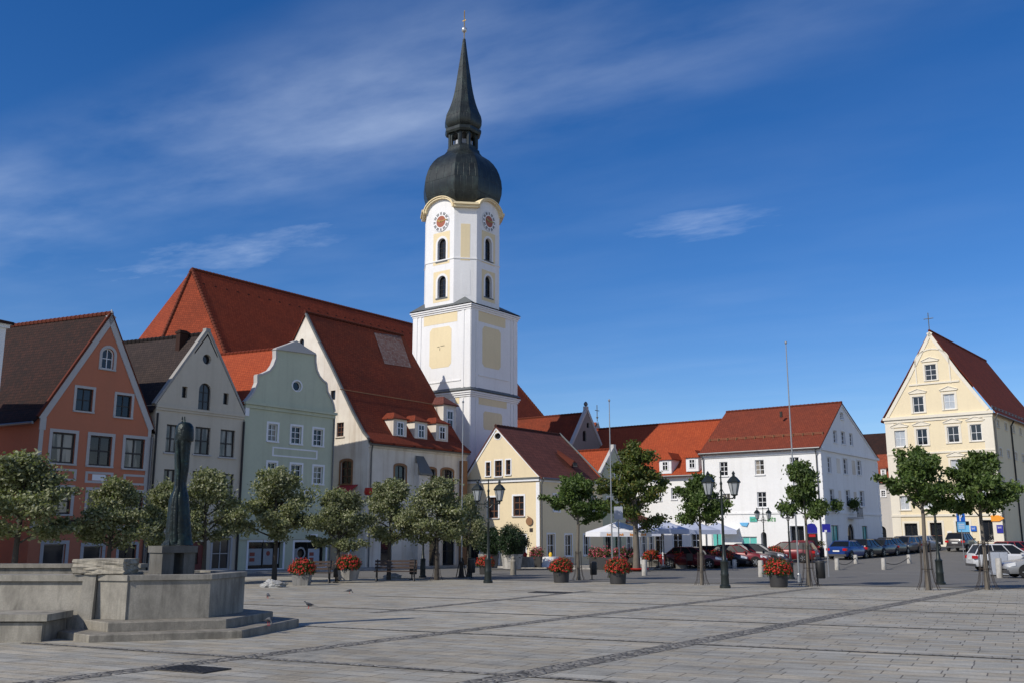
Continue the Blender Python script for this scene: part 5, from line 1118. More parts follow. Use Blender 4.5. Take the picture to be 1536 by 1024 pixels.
for px, Y, nm, s_ in ((868, 47, 'iron rod guard around the tree by the yellow house side', .8), (1053, 41.6, 'iron rod guard around the tree beside the two-lantern lamp', .8), (1214, 40.2, 'iron rod guard around the tree beside the tall flagpole', 1), (1393, 36.8, 'iron rod guard around the tree with lamp post behind', 1.05), (1481, 37.2, 'iron rod guard around the tree by the silver estate car', 1.05), (655, 47.5, 'iron rod guard around the tree before the old white house', .75)):
    if g0 is None: g0 = guard(); o = tag(g0, nm, 'tree guard', 'tree guards'); o.location = gd(px, Y); o.scale = (s_,) * 3
    else: o = dup(g0, gd(px, Y), .3, nm, s_, group='tree guards')

# ================================================================ lamps, poles, signs, bins, bollards
def lamp(label):
    o = thing('street_lamp', label, 'street lamp', group='two-lantern street lamps')
    m = MB(); m.lathe([(.21, 0), (.21, .1), (.16, .14), (.15, .45), (.165, .5), (.15, .55), (.14, .95), (.16, 1.0), (.085, 1.08), (.075, 1.3), (.06, 1.35), (.05, 2.6), (.065, 2.63), (.045, 2.7), (.038, 3.95), (.06, 4.0), (.03, 4.1), (.025, 4.42), (.04, 4.46), (.0, 4.55)], 12); m.build('post', M['iron'], o, 40)
    m = MB()
    for sg in (1, -1):
        m.tube([(0, 0, 3.55), (sg * .2, 0, 3.42), (sg * .42, 0, 3.43), (sg * .5, 0, 3.5)], .024, 6)
        m.tube([(0, 0, 3.25), (sg * .1, 0, 3.3), (sg * .2, 0, 3.42)], .016, 5); m.tube([(0, 0, 3.85), (sg * .08, 0, 3.68), (sg * .2, 0, 3.46)], .014, 5)
    m.tube([(-.45, 0, 3.42), (.45, 0, 3.42)], .018, 6); m.build('bracket', M['iron'], o, 40)
    for sg in (1, -1):
        c = (sg * .5, 0, 3.52); m = MB()
        for k in range(6): a = k * math.pi / 3; m.tube([(c[0] + .12 * math.cos(a), .12 * math.sin(a), 3.58), (c[0] + .226 * math.cos(a), .226 * math.sin(a), 4.05)], .013, 4)
        m.lathe([(.0, -.12), (.045, -.09), (.05, 0), (.14, .04), (.14, .07)], 6, c); m.lathe([(.26, .52), (.275, .55), (.22, .63), (.14, .73), (.06, .78), (.045, .84), (.07, .88), (.035, .95), (0, 1.0)], 6, c); la = m.build('lantern', M['iron'], o)
        m = MB(); m.lathe([(.115, .07), (.22, .52)], 6, c); m.build('lantern_glass', M['lampglass'], la)
    return o
L0 = lamp('two-lantern lamp standing in front of the yellow house gable'); L0.location = gp(732, 873.7); L0.rotation_euler = (0, 0, R(-8))
for q, h, lb, rz in ((gp(1088, 881.2), 1.0, 'two-lantern lamp standing in front of the white building front', -6), (gd(1148, 74), .9, 'two-lantern lamp behind the parked cars, before the green shop lettering', 5), (gp(1187, 868), .86, 'two-lantern lamp by the dark shop doorway, half hidden by the flagpole', 40), (gp(1411, 876.5), 1.0, 'two-lantern lamp with its lanterns lost in a tree crown by the tall yellow house', 30), (gp(634, 866), .92, 'two-lantern lamp rising through a tree before the old white house', 25)):
    o = dup(L0, q, R(rz), lb, h)
def pole(px, by, ty, label, base=True):
    q = gp(px, by); H = at(px - (px - 768) * .056 * ((by - ty) / 353), ty, q.y).z - q.z; o = thing('flagpole', label, 'flagpole', q, 0, 'flagpoles')
    m = MB(); m.tube([(0, 0, .0), (0, 0, H * .35), (0, 0, H)], [.042, .038, .022], 10); m.lathe([(.03, H), (.06, H + .05), (.05, H + .12), (.0, H + .15)], 8); m.build('mast', M['steel'], o, 40)
    m = MB()
    if base:
        m.lathe([(.2, 0), (.2, .06), (.12, .12), (.1, .7), (.13, .75), (.08, .82)], 10)
        for k in range(4): a = k * math.pi / 2 + .5; m.tube([(.3 * math.cos(a), .3 * math.sin(a), 0), (.07 * math.cos(a), .07 * math.sin(a), 1.0)], .025, 5)
    else: m.lathe([(.09, 0), (.085, .35), (.07, .4)], 10)
    m.build('pole_base', M['rust'] if base else M['steel'], o); return o
pole(692, 866, 604, 'slender grey flagpole with iron tripod foot before the yellow house'); pole(919, 866, 602, 'slender grey flagpole between the dark tree and the parasols'); pole(1199, 873, 516, 'tallest pale flagpole crossing the white building', False)
def bin_(label):
    o = thing('litter_bin', label, 'litter bin', group='dark litter bins')
    m = MB(); m.lathe([(.17, .28), (.19, .32), (.2, .95), (.18, 1.0), (.0, 1.02)], 14); m.build('container', M['black'], o, 40)
    m = MB(); m.tube([(0, .2, 0), (0, .2, 1.0)], .035, 8); m.box(-.12, .12, .1, .3, 0, .03); m.box(-.02, .02, .15, .22, .5, .56); m.build('stand', M['black'], o); m = MB(); m.lathe([(.205, .93), (.205, .97)], 14, caps=False); m.build('rim_band', M['plastic'], o); return o
B0 = bin_('round dark litter bin between the pole foot and the red hanging planter'); B0.location = gp(707, 867)
for px, by, lb, s_ in ((619.5, 869, 'round dark litter bin at the end of the long brown bench', .95), (1232, 877, 'round dark litter bin between the flagpole tree and the sign post', 1.0), (890.5, 869, 'round dark litter bin beside the dark tree and its guard', .85), (505, 873, 'round dark litter bin between two small benches', .85), (1183, 869, 'round dark litter bin at the foot of the half hidden lamp', 1.0)): dup(B0, gp(px, by), .4, lb, s_)
m = MB(); m.tube([(0, 0, 0), (0, 0, 3.0)], .05, 8); m.lathe([(.11, 0), (.1, .6), (.06, .7)], 8); o = m.build('sign_post', M['iron']); o.location = gp(705, 865); tag(o, 'dark iron post behind a litter bin near the yellow house', 'post')
def boll(label, kind):
    m = MB(); m.lathe([(.15, 0), (.145, .8), (.13, .86), (.0, .87)] if kind == 0 else [(.17, 0), (.155, .72), (.12, .77), (.0, .8)], 14); o = m.build('bollard', M['concrete'], None, 40); return tag(o, label, 'bollard', 'pale stone bollards')
b0 = boll('', 0); first = True
for px, by, h, lb in ((967, 863, 1.0, 'pale bollard before the flower pot and thick tree trunk'), (1142, 865, 1.0, 'pale bollard beside the round flower pot in front of the dark grey car'), (1500, 866.5, 1.15, 'stout pale bollard beside the grey car and guarded tree'), (1256, 854.5, .88, 'pale bollard in front of the blue car, nearest the litter bin'), (1326, 854, .88, 'pale bollard in front of the dark parked cars, holding a chain'), (1284, 845, .75, 'short pale bollard close behind the blue car tail'), (1364, 844.5, .75, 'short pale bollard close to the silver parked cars'), (1102, 852, .7, 'short pale bollard before the red hatchback'), (1125, 846, .6, 'small grey bollard between the red car and dark grey car'), (858, 849, .8, 'thin pale bollard at the yellow house side wall'), (641, 848, .85, 'pale bollard before the dark doorway, nearest the lamp post'), (662, 848, .85, 'pale bollard, middle one before the dark doorway'), (680, 848, .85, 'pale bollard by the yellow house wall and flagpole'), (752, 849, .0, '')):
    if not h: continue
    if first: o = b0; o.location = gp(px, by); o['label'] = lb; o.scale = (1, 1, h); first = False
    else: dup(b0, gp(px, by), 0, lb, (1, 1, h))
m = MB(); m.lathe([(.17, 0), (.15, .7), (.16, .75), (.12, .82), (.08, .86), (.1, .95), (.06, 1.02), (0, 1.04)], 14); o = m.build('bollard', M['granite2'], None, 40); o.location = gp(770, 862); tag(o, 'grey granite bollard with round knob before the yellow house', 'bollard', 'grey granite bollard')
def chain(p, q, label):
    a, b_ = p + Vector((0, 0, .5)), q + Vector((0, 0, .45)); m = MB(); m.tube([a.lerp(b_, k / 8) - Vector((0, 0, .3 * math.sin(math.pi * k / 8))) for k in range(9)], .025, 5); o = m.build('chain', M['rust']); tag(o, label, 'chain', 'chains between bollards')
chain(gp(1256, 854.5), gp(1284, 845), 'sagging chain running to the blue car bollards'); chain(gp(1326, 854), gp(1364, 844.5), 'sagging chain below the silver parked cars')
def sign(px, by, y0, y1, wpx, mats, label, lw=None, kind='plate'):
    q = gp(px, by); zt_, zb_ = at(px, y0, q.y).z - q.z, at(px, y1, q.y).z - q.z; w = wpx / F * q.y
    o = thing('road_sign', label, 'sign', q); m = MB(); m.tube([(0, 0, 0), (0, 0, zt_ + .02)], .032, 8); m.build('post', M['steel'], o)
    h = (zt_ - zb_) / len(mats)
    for k, mt in enumerate(mats):
        m = MB(); z1 = zt_ - h * k; m.box(-w / 2, w / 2, -.06, -.04, z1 - h + .02, z1); m.build('plate', M[mt], o)
    return o, w, zt_, h
o, w, zt_, h = sign(929.5, 868, 759, 779, 13, ['signback'], 'plain grey back of a sign before the parasols'); 
o, w, zt_, h = sign(522, 866, 814, 827, 10, ['signblue'], 'small blue sign in a red flower pot by the benches'); m = MB(); m.box(-w * .5, -w * .22, -.066, -.061, zt_ - h, zt_); m.build('stripe', M['signwhite'], o)
o, w, zt_, h = sign(1446.5, 840, 769, 795, 12.5, ['signblue', 'signlight'], 'blue parking sign with white P and lower info plate')
m = MB(); s0 = h * .8; x0, zz = -w * .18, zt_ - h * .9; m.box(x0, x0 + s0 * .18, -.066, -.061, zz, zz + s0); m.disc((x0 + s0 * .14, -.0655, zz + s0 * .72), (1, 0, 0), (0, 0, 1), s0 * .28, 14, s0 * .13, -math.pi / 2, math.pi / 2); m.build('letter', M['signwhite'], o)
m = MB()
for k in range(3): m.box(-w * .35, w * .35, -.066, -.061, zt_ - h * (1.3 + k * .22), zt_ - h * (1.22 + k * .22))
m.build('text_line', M['signwhite'], o)
o, w, zt_, h = sign(1243.5, 865, 785, 798, 12, ['signnavy'], 'navy blue sign on a leaning post beside the blue car'); m = MB(); m.box(-w * .25, w * .05, -.066, -.061, zt_ - h * .95, zt_ - h * .7); m.build('symbol', M['signwhite'], o)
q = gd(1220, 78); o = thing('advertising_sign', 'round topped blue sign board with dark lower panel by the white building corner', 'sign', q); k = 78 / F
m = MB(); w = 16 * k; zb_ = at(1220, 817, 78).z - q.z; zt_ = at(1220, 784, 78).z - q.z; zm = at(1220, 799, 78).z - q.z
m.loft([[(w / 2 * c, y, z) for c, z in ((-1, zm), (1, zm), (1, zt_ - .35), (.6, zt_ - .06), (0, zt_), (-.6, zt_ - .06), (-1, zt_ - .35))] for y in (-.08, .08)]); m.build('board', M['signnavy'], o)
m = MB(); m.box(-w / 2, w / 2, -.07, .07, zb_, zm - .005); m.build('lower_panel', M['black'], o); m = MB(); m.box(-w * .3, w * .3, -.085, -.071, zm - .28, zm - .08); m.build('stripe', M['signred'], o); m = MB(); m.box(-.05, .05, -.05, .05, 0, zb_); m.build('post', M['black'], o)

# ================================================================ flower pots
def pot(label, s_pot, kind):
    o = thing('flower_pot', label, 'flower pot', group='red flower planters'); rn = random.Random(5 + kind)
    m = MB()
    if kind == 0: m.lathe([(.3, 0), (.33, .02), (.36, .46), (.34, .48), (.3, .42)], 18)
    else: m.loft([[(-.3, -.3, 0), (.3, -.3, 0), (.3, .3, 0), (-.3, .3, 0)], [(-.36, -.36, .42), (.36, -.36, .42), (.36, .36, .42), (-.36, .36, .42)]])
    m.build('pot', M['potdark' if kind == 0 else 'potgrey'], o, 40)
    cl = []
    for k in range(110):
        zz_ = -.42 + 1.42 * (k + .5) / 110; rr = math.sqrt(max(0, 1 - zz_ * zz_)); a = k * 2.39996; j_ = rn.uniform(.88, 1.08); cl.append((Vector((.47 * rr * math.cos(a) * j_, .47 * rr * math.sin(a) * j_, .66 + .34 * zz_ * j_)), .045))
    cl += [(Vector((0, 0, .62)), .17)] * 12
    leaves_mesh('foliage', cl, 2600, .08, 'leafF', rn, .9).build('foliage', M['leafF'], o, weld=False)
    m = MB()
    for k in range(420):
        c, s_ = cl[rn.randrange(110)]; d = (c - Vector((0, 0, .55))).normalized(); p = c + Vector((rn.gauss(0, .035), rn.gauss(0, .035), rn.gauss(0, .035))) + d * .07
        t = d.orthogonal().normalized(); u = d.cross(t); r = rn.uniform(.024, .044); i = len(m.v)
        m.v += [tuple(p + d * .015)] + [tuple(p + t * r * math.cos(j * 1.047) + u * r * math.sin(j * 1.047)) for j in range(6)]; m.f += [[i, i + 1 + j, i + 1 + (j + 1) % 6] for j in range(6)]
    m.build('blossom', M['red'], o, weld=False); return o
P0, P1_ = pot('', 1, 0), pot('', 1, 1); fs = [True, True]
for px, by, kd, s_, lb, lift in ((842, 873, 0, 1.0, 'round dark pot of red geraniums between the yellow house lamp and the dark tree', 0), (927, 875, 0, 1.02, 'round dark pot of red geraniums in front of the flagpole and grey sign back', 0), (1168.5, 879.8, 0, 1.02, 'round dark pot of red geraniums next to the tall pale flagpole', 0), (452.5, 877, 1, 1.0, 'grey planter of red flowers beside the white rocks and small bench', 0), (522, 873, 1, 1.0, 'grey planter of red flowers carrying the small blue sign', .12), (728, 861, 0, .98, 'dark pot of red flowers half behind the lamp at the yellow house', 0), (978, 850.5, 1, 1.15, 'grey planter of red flowers beside the thick trunk and pale bollard', 0), (1021, 851.5, 1, 1.2, 'grey planter of red flowers in front of the parasol terrace', 0), (1073, 849.5, 1, 1.2, 'grey planter of orange red flowers beside the lamp, before the dark car', 0), (1091, 850, 1, 1.05, 'grey planter of orange red flowers half hidden by the lamp post', 0), (1163, 845, 1, 1.2, 'grey planter of yellow and red flowers before the red estate car', 0)):
    src = (P0, P1_)[kd]; q = gp(px, by) + Vector((0, 0, lift))
    if fs[kd]: src.location = q; src['label'] = lb; src.scale = (s_,) * 3; fs[kd] = False
    else: dup(src, q, rnd.uniform(0, 6), lb, s_)

# ================================================================ bushes, terrace, benches
def bush(px, by, Y, w, ty, label, seed):
    q = gd(px, Y); q.z += .11; k = Y / F; H = at(px, ty, Y).z - q.z; rn = random.Random(seed); o = thing('potted_bush', label, 'potted bush', q, R(-38))
    m = MB(); m.loft([[(-.42, -.42, 0), (.42, -.42, 0), (.42, .42, 0), (-.42, .42, 0)], [(-.52, -.52, .95), (.52, -.52, .95), (.52, .52, .95), (-.52, .52, .95)]]); m.build('planter', M['concrete' if seed == 2 else 'potgrey'], o)
    cl = []; r = w * k / 2
    for j in range(130):
        d = Vector((rn.gauss(0, 1), rn.gauss(0, 1), rn.gauss(0, 1))).normalized() * rn.uniform(.55, 1.0); cl.append((Vector((d.x * r * .9, d.y * r * .9, (.75 + H) / 2 + d.z * (H - .75) / 2)), r * .11))
    leaves_mesh('foliage', cl, 8000, .12, 'leafB', rn, 1).build('foliage', M['leafB'], o, weld=False)
bush(733, 850, 67.5, 40, 790, 'dark clipped round bush in grey planter, nearer the tree corner of the yellow house', 1); bush(768, 850, 66, 50, 787, 'dark clipped round bush in pale planter, nearer the round plaque', 2)
def bench(label, px, by, wpx, rz):
    q = gp(px, by); w = wpx / F * q.y; o = thing('park_bench', label, 'bench', q, rz, 'brown wooden benches')
    m = MB()
    for k in range(4): m.box(-w / 2, w / 2, -.25 + k * .125, -.15 + k * .125, .43, .46)
    m.build('seat', M['wood'], o); m = MB()
    for k in range(3): y = .27 + k * .035; m.hexa([(-w / 2, y, .56 + k * .14), (w / 2, y, .56 + k * .14), (w / 2, y + .03, .56 + k * .14), (-w / 2, y + .03, .56 + k * .14)] + [(-w / 2, y + .03, .66 + k * .14), (w / 2, y + .03, .66 + k * .14), (w / 2, y + .06, .66 + k * .14), (-w / 2, y + .06, .66 + k * .14)])
    m.build('backrest', M['wood'], o)
    for x in (-w / 2 + .12, w / 2 - .12):
        m = MB(); m.tube([(x, -.28, 0), (x, -.2, .2), (x, -.24, .42), (x, .25, .42), (x, .36, .98)], .03, 6); m.tube([(x, .34, 0), (x, .2, .22), (x, .22, .42)], .03, 6); m.tube([(x, -.24, .44), (x, -.28, .66), (x, .24, .68)], .025, 6); m.build('leg', M['black'], o)
    return o
bench('long brown wooden bench with backrest before the old white house', 593, 871, 62, R(3)); bench('small dark bench beside the red planter and litter bin', 479, 874, 36, R(4))
def parasol(px, Y, wpx, ty, ey, mat, label, rz=.2):
    q = gd(px, Y); q.z += .12; k = Y / F; H = at(px, ty, Y).z - q.z; E = at(px, ey, Y).z - q.z; r = wpx * k / 2 / 1.2
    o = thing('parasol', label, 'parasol', q, rz, 'cafe parasols'); m = MB(); c = [(-r, -r), (r, -r), (r, r), (-r, r)]
    for j in range(4):
        A, B_ = c[j], c[(j + 1) % 4]; M_ = ((A[0] + B_[0]) / 2, (A[1] + B_[1]) / 2); nrm = (-.0, 0)
        for t in range(4):
            p0 = [A[0] + (B_[0] - A[0]) * t / 4, A[1] + (B_[1] - A[1]) * t / 4]; p1 = [A[0] + (B_[0] - A[0]) * (t + 1) / 4, A[1] + (B_[1] - A[1]) * (t + 1) / 4]
            s0, s1 = -.1 * math.sin(math.pi * t / 4), -.1 * math.sin(math.pi * (t + 1) / 4)
            m.face([(p0[0], p0[1], E), (p1[0], p1[1], E), (p1[0] * .5, p1[1] * .5, (E + H) / 2 + s1 * .6), (p0[0] * .5, p0[1] * .5, (E + H) / 2 + s0 * .6)]); m.face([(p0[0] * .5, p0[1] * .5, (E + H) / 2 + s0 * .6), (p1[0] * .5, p1[1] * .5, (E + H) / 2 + s1 * .6), (p1[0] * .06, p1[1] * .06, H), (p0[0] * .06, p0[1] * .06, H)])
            m.face([(p0[0], p0[1], E), (p1[0], p1[1], E), (p1[0] * 1.01, p1[1] * 1.01, E - .3), (p0[0] * 1.01, p0[1] * 1.01, E - .3)])
    m.face([(x * .06, y * .06, H + .001) for x, y in c]); cn = m.build('canopy', M[mat], o, 60)
    m = MB(); m.tube([(0, 0, 0), (0, 0, H)], .045, 8); m.lathe([(.02, H), (.06, H + .03), (.0, H + .12)], 8); m.build('pole', M['frame_w'], o)
    m = MB(); m.box(-.4, .4, -.4, .4, 0, .1); m.build('base', M['potgrey'], o); m = MB()
    for x, y in c + [(r, 0), (-r, 0), (0, r), (0, -r)]: m.tube([(0, 0, H - .35), (x * .97, y * .97, E - .01)], .018, 4)
    m.build('rib', M['frame_w'], o)
    return o, r, E
o, r, E = parasol(928, 65, 92, 782, 797, 'canvas', 'white parasol with orange print on its valance, beside the thick trunk'); m = MB()
for j in range(4):
    for t in range(3): m.box(-r * .75 + j * r * .45 + t * .12, -r * .75 + j * r * .45 + t * .12 + .08, -r * 1.01 - .012, -r * 1.01 - .004, E - .24, E - .1 - .03 * (t % 2))
m.build('print', M['signorange'], o)
for px, Y, w, ty, ey, lb in ((995, 68, 74, 779, 793, 'shade-toned white parasol with sharp peak behind the thick tree trunk'), (1040, 70, 70, 780, 794, 'shade-toned white parasol behind the young tree trunk'), (1078, 71, 62, 783, 794, 'shade-toned white parasol behind the two-lantern lamp'), (962, 72, 70, 784, 797, 'shade-toned white parasol deep under the tallest tree')): parasol(px, Y, w, ty, ey, 'canvasShade', lb, rnd.uniform(-.2, .5))
def cafe_set(q, label, rz):
    o = thing('cafe_table', 'small round table ' + label, 'table', q, rz, 'cafe tables'); m = MB(); m.lathe([(.36, .72), (.38, .73), (.38, .755), (.36, .76)], 16); m.build('table_top', M['wood'], o); m = MB(); m.lathe([(.25, 0), (.22, .04), (.04, .08), (.035, .72)], 10); m.build('table_base', M['black'], o)
    for k in range(2):
        a = rz + 1.2 + k * math.pi; p = q + Vector((.75 * math.cos(a), .75 * math.sin(a), 0)); c = thing('cafe_chair', ('dark wicker chair facing the doors ' if k else 'dark wicker chair facing the square ') + label, 'chair', p, a + math.pi / 2, 'dark cafe chairs')
        m = MB(); m.box(-.22, .22, -.22, .22, .43, .47); m.build('seat', M['rust'], c); m = MB(); m.hexa([(-.22, .2, .47), (.22, .2, .47), (.22, .23, .47), (-.22, .23, .47), (-.22, .27, .9), (.22, .27, .9), (.22, .3, .9), (-.22, .3, .9)]); m.build('backrest', M['rust'], c)
        for x in (-.2, .2):
            for y in (-.2, .2): m = MB(); m.tube([(x, y, 0), (x, y, .44)], .018, 5); m.build('leg', M['black'], c)
for px, Y, lb in ((905, 67.5, 'beside the pink flower boxes'), (988, 66.5, 'behind the bollard planter'), (1035, 68, 'behind the young tree'), (1005, 70.5, 'deep under the sharp parasol')): q = gd(px, Y); q.z += .12; cafe_set(q, lb, rnd.uniform(0, 3))
def flowerbox(px, Y, w, lb, mat, seed):
    q = gd(px, Y); q.z += .12; rn = random.Random(seed); o = thing('flower_box', lb, 'flower box', q, R(-38)); m = MB(); m.box(-w / 2, w / 2, -.22, .22, 0, .75); m.build('trough', M['potdark'], o)
    cl = [(Vector((rn.uniform(-w / 2, w / 2), rn.uniform(-.2, .2), rn.uniform(.75, 1.25))), .1) for _ in range(30)]; leaves_mesh('f', cl, 700, .12, 'leafF', rn, 1).build('foliage', M['leafF'], o, weld=False); leaves_mesh('f', cl, 330, .11, mat, rn, 1).build('blossom', M[mat], o, weld=False)
flowerbox(918, 63.5, 1.9, 'long dark trough of pink flowers under the white parasol', 'pink', 3); flowerbox(941, 64.5, 1.3, 'dark trough of red pink flowers beside the thick trunk', 'pink', 4); flowerbox(894, 68, .8, 'small trough of pink flowers near the yellow house side', 'pink', 5); flowerbox(1221, 79, 1.6, 'yellow flower trough under the round topped blue sign', 'yel', 6); flowerbox(806, 69.5, .9, 'pink flowers spilling over a trough at the yellow house corner', 'pink', 7)
for px, Y, lb in ((826, 68.5, 'table under a white cloth beside the yellow house corner'), (788, 67.8, 'grey stone counter table by the pale bush planter')):
    q = gd(px, Y); q.z += .12; o = thing('draped_table', lb, 'table', q, R(-38)); m = MB(); n = 28
    m.loft([[(.62 * math.cos(t) * (1 + .05 * math.cos(9 * t)), .62 * math.sin(t) * (1 + .05 * math.cos(9 * t)), 0.05) for t in [2 * math.pi * k / n for k in range(n)]], [(.55 * math.cos(t), .55 * math.sin(t), .74) for t in [2 * math.pi * k / n for k in range(n)]]]); m.build('tablecloth', M['whitecloth' if px > 800 else 'potgrey'], o); m = MB(); m.lathe([(.1, .745), (.13, .9), (.06, 1.05)], 8); m.build('vase', M['red' if px < 800 else 'yel'], o)
def wall_flowers(b_, pn, px, py, lb):
    a, z = pn.uz(px, py); rn = random.Random(int(px)); cl = [(pn.p(a + rn.uniform(-.4, .4), z + rn.uniform(-.25, .3), rn.uniform(.15, .6)), .16) for _ in range(16)]; leaves_mesh('f', cl, 900, .17, 'leafR', rn, 1).build('foliage', M['leafR'], b_.e, weld=False)
sdw = WBh.panel((11.2, 0), (11.2, 15.2)); wall_flowers(WBh, sdw, 1249, 757, ''); wall_flowers(WBh, sdw, 1274, 757, '')

# ================================================================ cars
def car(q, rz, paint, kind, label, rough=.22):
    L_, Wc, H = {'sedan': (4.5, 1.78, 1.43), 'hatch': (4.0, 1.72, 1.47), 'estate': (4.6, 1.8, 1.5), 'suv': (4.5, 1.85, 1.7)}[kind]
    t = NT('car_paint'); t.out(paint, .32, .1, .4); t.b.inputs['Coat Weight'].default_value = .35; mp = t.m
    o = thing('parked_car', label, 'car', q, rz, 'parked cars'); hw = Wc / 2; x0, x1 = -L_ / 2, L_ / 2; zs = .14 if kind == 'suv' else 0
    belt = .92 + zs
    tops = {'sedan': [(0, .78), (.03, .94), (.2, .98), (.3, .97), (.62, .95), (.72, .92), (.9, .8), (.97, .68), (1, .5)], 'hatch': [(0, .72), (.02, .95), (.1, .98), (.3, .97), (.62, .95), (.74, .92), (.92, .8), (.98, .66), (1, .5)]}
    tp = tops['sedan' if kind == 'sedan' else 'hatch']; m = MB(); rings = []
    for fx, z in tp:
        x = x0 + L_ * fx; w = hw * (1 - .22 * (abs(2 * fx - 1)) ** 5); z += zs; zb = .22 + zs * .6 + (.12 if fx in (0, 1) else 0)
        half = [(0, zb), (w * .86, zb), (w * .97, zb + .12), (w, zb + .3 if z > zb + .4 else (zb + z) / 2), (w * .985, z - .1), (w * .9, z), (w * .45, z + .025), (0, z + .03)]
        rings.append([(x, y, zz) for y, zz in half] + [(x, -y, zz) for y, zz in half[::-1][1:-1]])
    m.loft(rings); m.build('body', mp, o, 35)
    cab = {'sedan': (.13, .25, .56, .74), 'hatch': (.03, .12, .52, .72), 'estate': (.02, .09, .54, .72), 'suv': (.03, .11, .55, .72)}[kind]
    xb0, xt0, xt1, xb1 = [x0 + L_ * k for k in cab]; zb, zt2 = belt + .03, H - .05; wb, wt = hw * .9, hw * .7
    lo = [(xb0, -wb), (xb1, -wb), (xb1, wb), (xb0, wb)]; hi = [(xt0, -wt), (xt1, -wt), (xt1, wt), (xt0, wt)]
    m = MB(); m.loft([[(x, y, zb - .03) for x, y in lo], [(x, y, zt2) for x, y in hi]]); m.build('windscreen', M['carglass'], o)
    m = MB(); e = .04; m.loft([[(xt0 - e, -wt - e * .5, zt2 - .01), (xt1 + e, -wt - e * .5, zt2 - .01), (xt1 + e, wt + e * .5, zt2 - .01), (xt0 - e, wt + e * .5, zt2 - .01)], [(xt0 + .1, -wt + .06, H), (xt1 - .15, -wt + .06, H), (xt1 - .15, wt - .06, H), (xt0 + .1, wt - .06, H)]])
    for sg in (1, -1):
        for k in (0.0, .36, .68, 1.0):
            A = Vector((xb0 + (xb1 - xb0) * k, sg * (wb + .006), zb - .02)); B_ = Vector((xt0 + (xt1 - xt0) * k, sg * (wt + .006), zt2)); m.tube([A, B_], .035 if k in (0, 1.0) else .028, 5)
    m.build('roof', mp, o)
    for fx in (.19, .81):
        for sg in (1, -1):
            c = Vector((x0 + L_ * fx, sg * (hw - .1), .31)); m = MB(); r = .31
            m.loft([[(c.x + rr * math.cos(a), c.y + yy * sg, c.z + rr * math.sin(a)) for a in [2 * math.pi * k / 20 for k in range(20)]] for rr, yy in ((.2, -.1), (r - .02, -.1), (r, -.06), (r, .07), (r - .02, .105), (.2, .1))]); wh = m.build('wheel', M['tyre'], o, 40)
            m = MB(); m.disc((c.x, c.y + sg * .095, c.z), (1, 0, 0), (0, 0, 1), .2, 18)
            for k in range(5): a = k * 1.2566; m.hexa([(c.x + s1 * math.cos(a + da), c.y + sg * dy, c.z + s1 * math.sin(a + da)) for dy in (.096, .112) for s1, da in ((.03, -.5), (.19, -.14), (.19, .14), (.03, .5))])
            m.build('rim', M['rim'], wh)
            m = MB(); m.disc((c.x, sg * (hw + .004), c.z + .02), (1, 0, 0), (0, 0, 1), .37, 16, .3, 0, math.pi); m.build('wheel_arch', M['tyre'], o)
    for sg in (1, -1):
        m = MB(); m.box(x0 - .012, x0 + .25, sg * hw * .6 if sg > 0 else -hw * .93, sg * hw * .93 if sg > 0 else -hw * .6, .66 + zs, .84 + zs); m.build('tail_light', M['tail'], o)
        m = MB(); m.loft([[(x1 - .04, sg * hw * .45, .56 + zs), (x1 - .04, sg * hw * .78, .56 + zs), (x1 - .04, sg * hw * .78, .68 + zs), (x1 - .04, sg * hw * .45, .68 + zs)], [(x1 - .42, sg * hw * .5, .62 + zs), (x1 - .42, sg * hw * .95, .62 + zs), (x1 - .42, sg * hw * .93, .79 + zs), (x1 - .42, sg * hw * .5, .8 + zs)]]); m.build('headlight', M['head'], o)
        m = MB(); m.box(x0 + L_ * .62, x0 + L_ * .65, sg * hw + (.0 if sg > 0 else -.16), sg * hw + (.16 if sg > 0 else .0), belt, belt + .12); m.build('mirror', mp, o)
    m = MB(); m.box(x0 - .03, x0 - .012, -.26, .26, .58 + zs, .69 + zs); m.build('number_plate', M['plate'], o)
    m = MB(); m.box(x0 - .03, x0 + .1, -hw * .86, hw * .86, .24 + zs * .6, .4 + zs * .6); m.box(x1 - .1, x1 + .03, -hw * .82, hw * .82, .24 + zs * .6, .4 + zs * .6); m.build('bumper', M['plastic'], o)
    return o
navy, blk, dgr, sil, red, dred = (.012, .045, .2), (.012, .012, .016), (.05, .05, .053), (.42, .43, .45), (.32, .012, .018), (.12, .014, .018)
row = [(1273, 79, navy, 'sedan', 'blue saloon car parked nearest the white building corner'), (1302, 81.5, blk, 'hatch', 'black hatchback parked between the blue saloon and other dark cars'), (1321, 83.5, (.018, .018, .04), 'sedan', 'very dark blue saloon car next to the black hatchback'), (1340, 86, dgr, 'hatch', 'dark grey hatchback in the middle of the parked row'), (1356, 88.5, (.07, .05, .045), 'estate', 'brownish estate car parked next to the silver pair'), (1372, 91, (.22, .25, .3), 'hatch', 'bluish silver hatchback in the parked row'), (1388, 93.5, sil, 'sedan', 'silver saloon car at the far end of the parked row by the tree trunk')]
for k, (px, Y, c, kd, lb) in enumerate(row): q = gd(px, Y); q.z += .02; car(q, R(48 + (k % 2) * 0) + (math.pi if k in (2, 4) else 0), c, kd, lb)
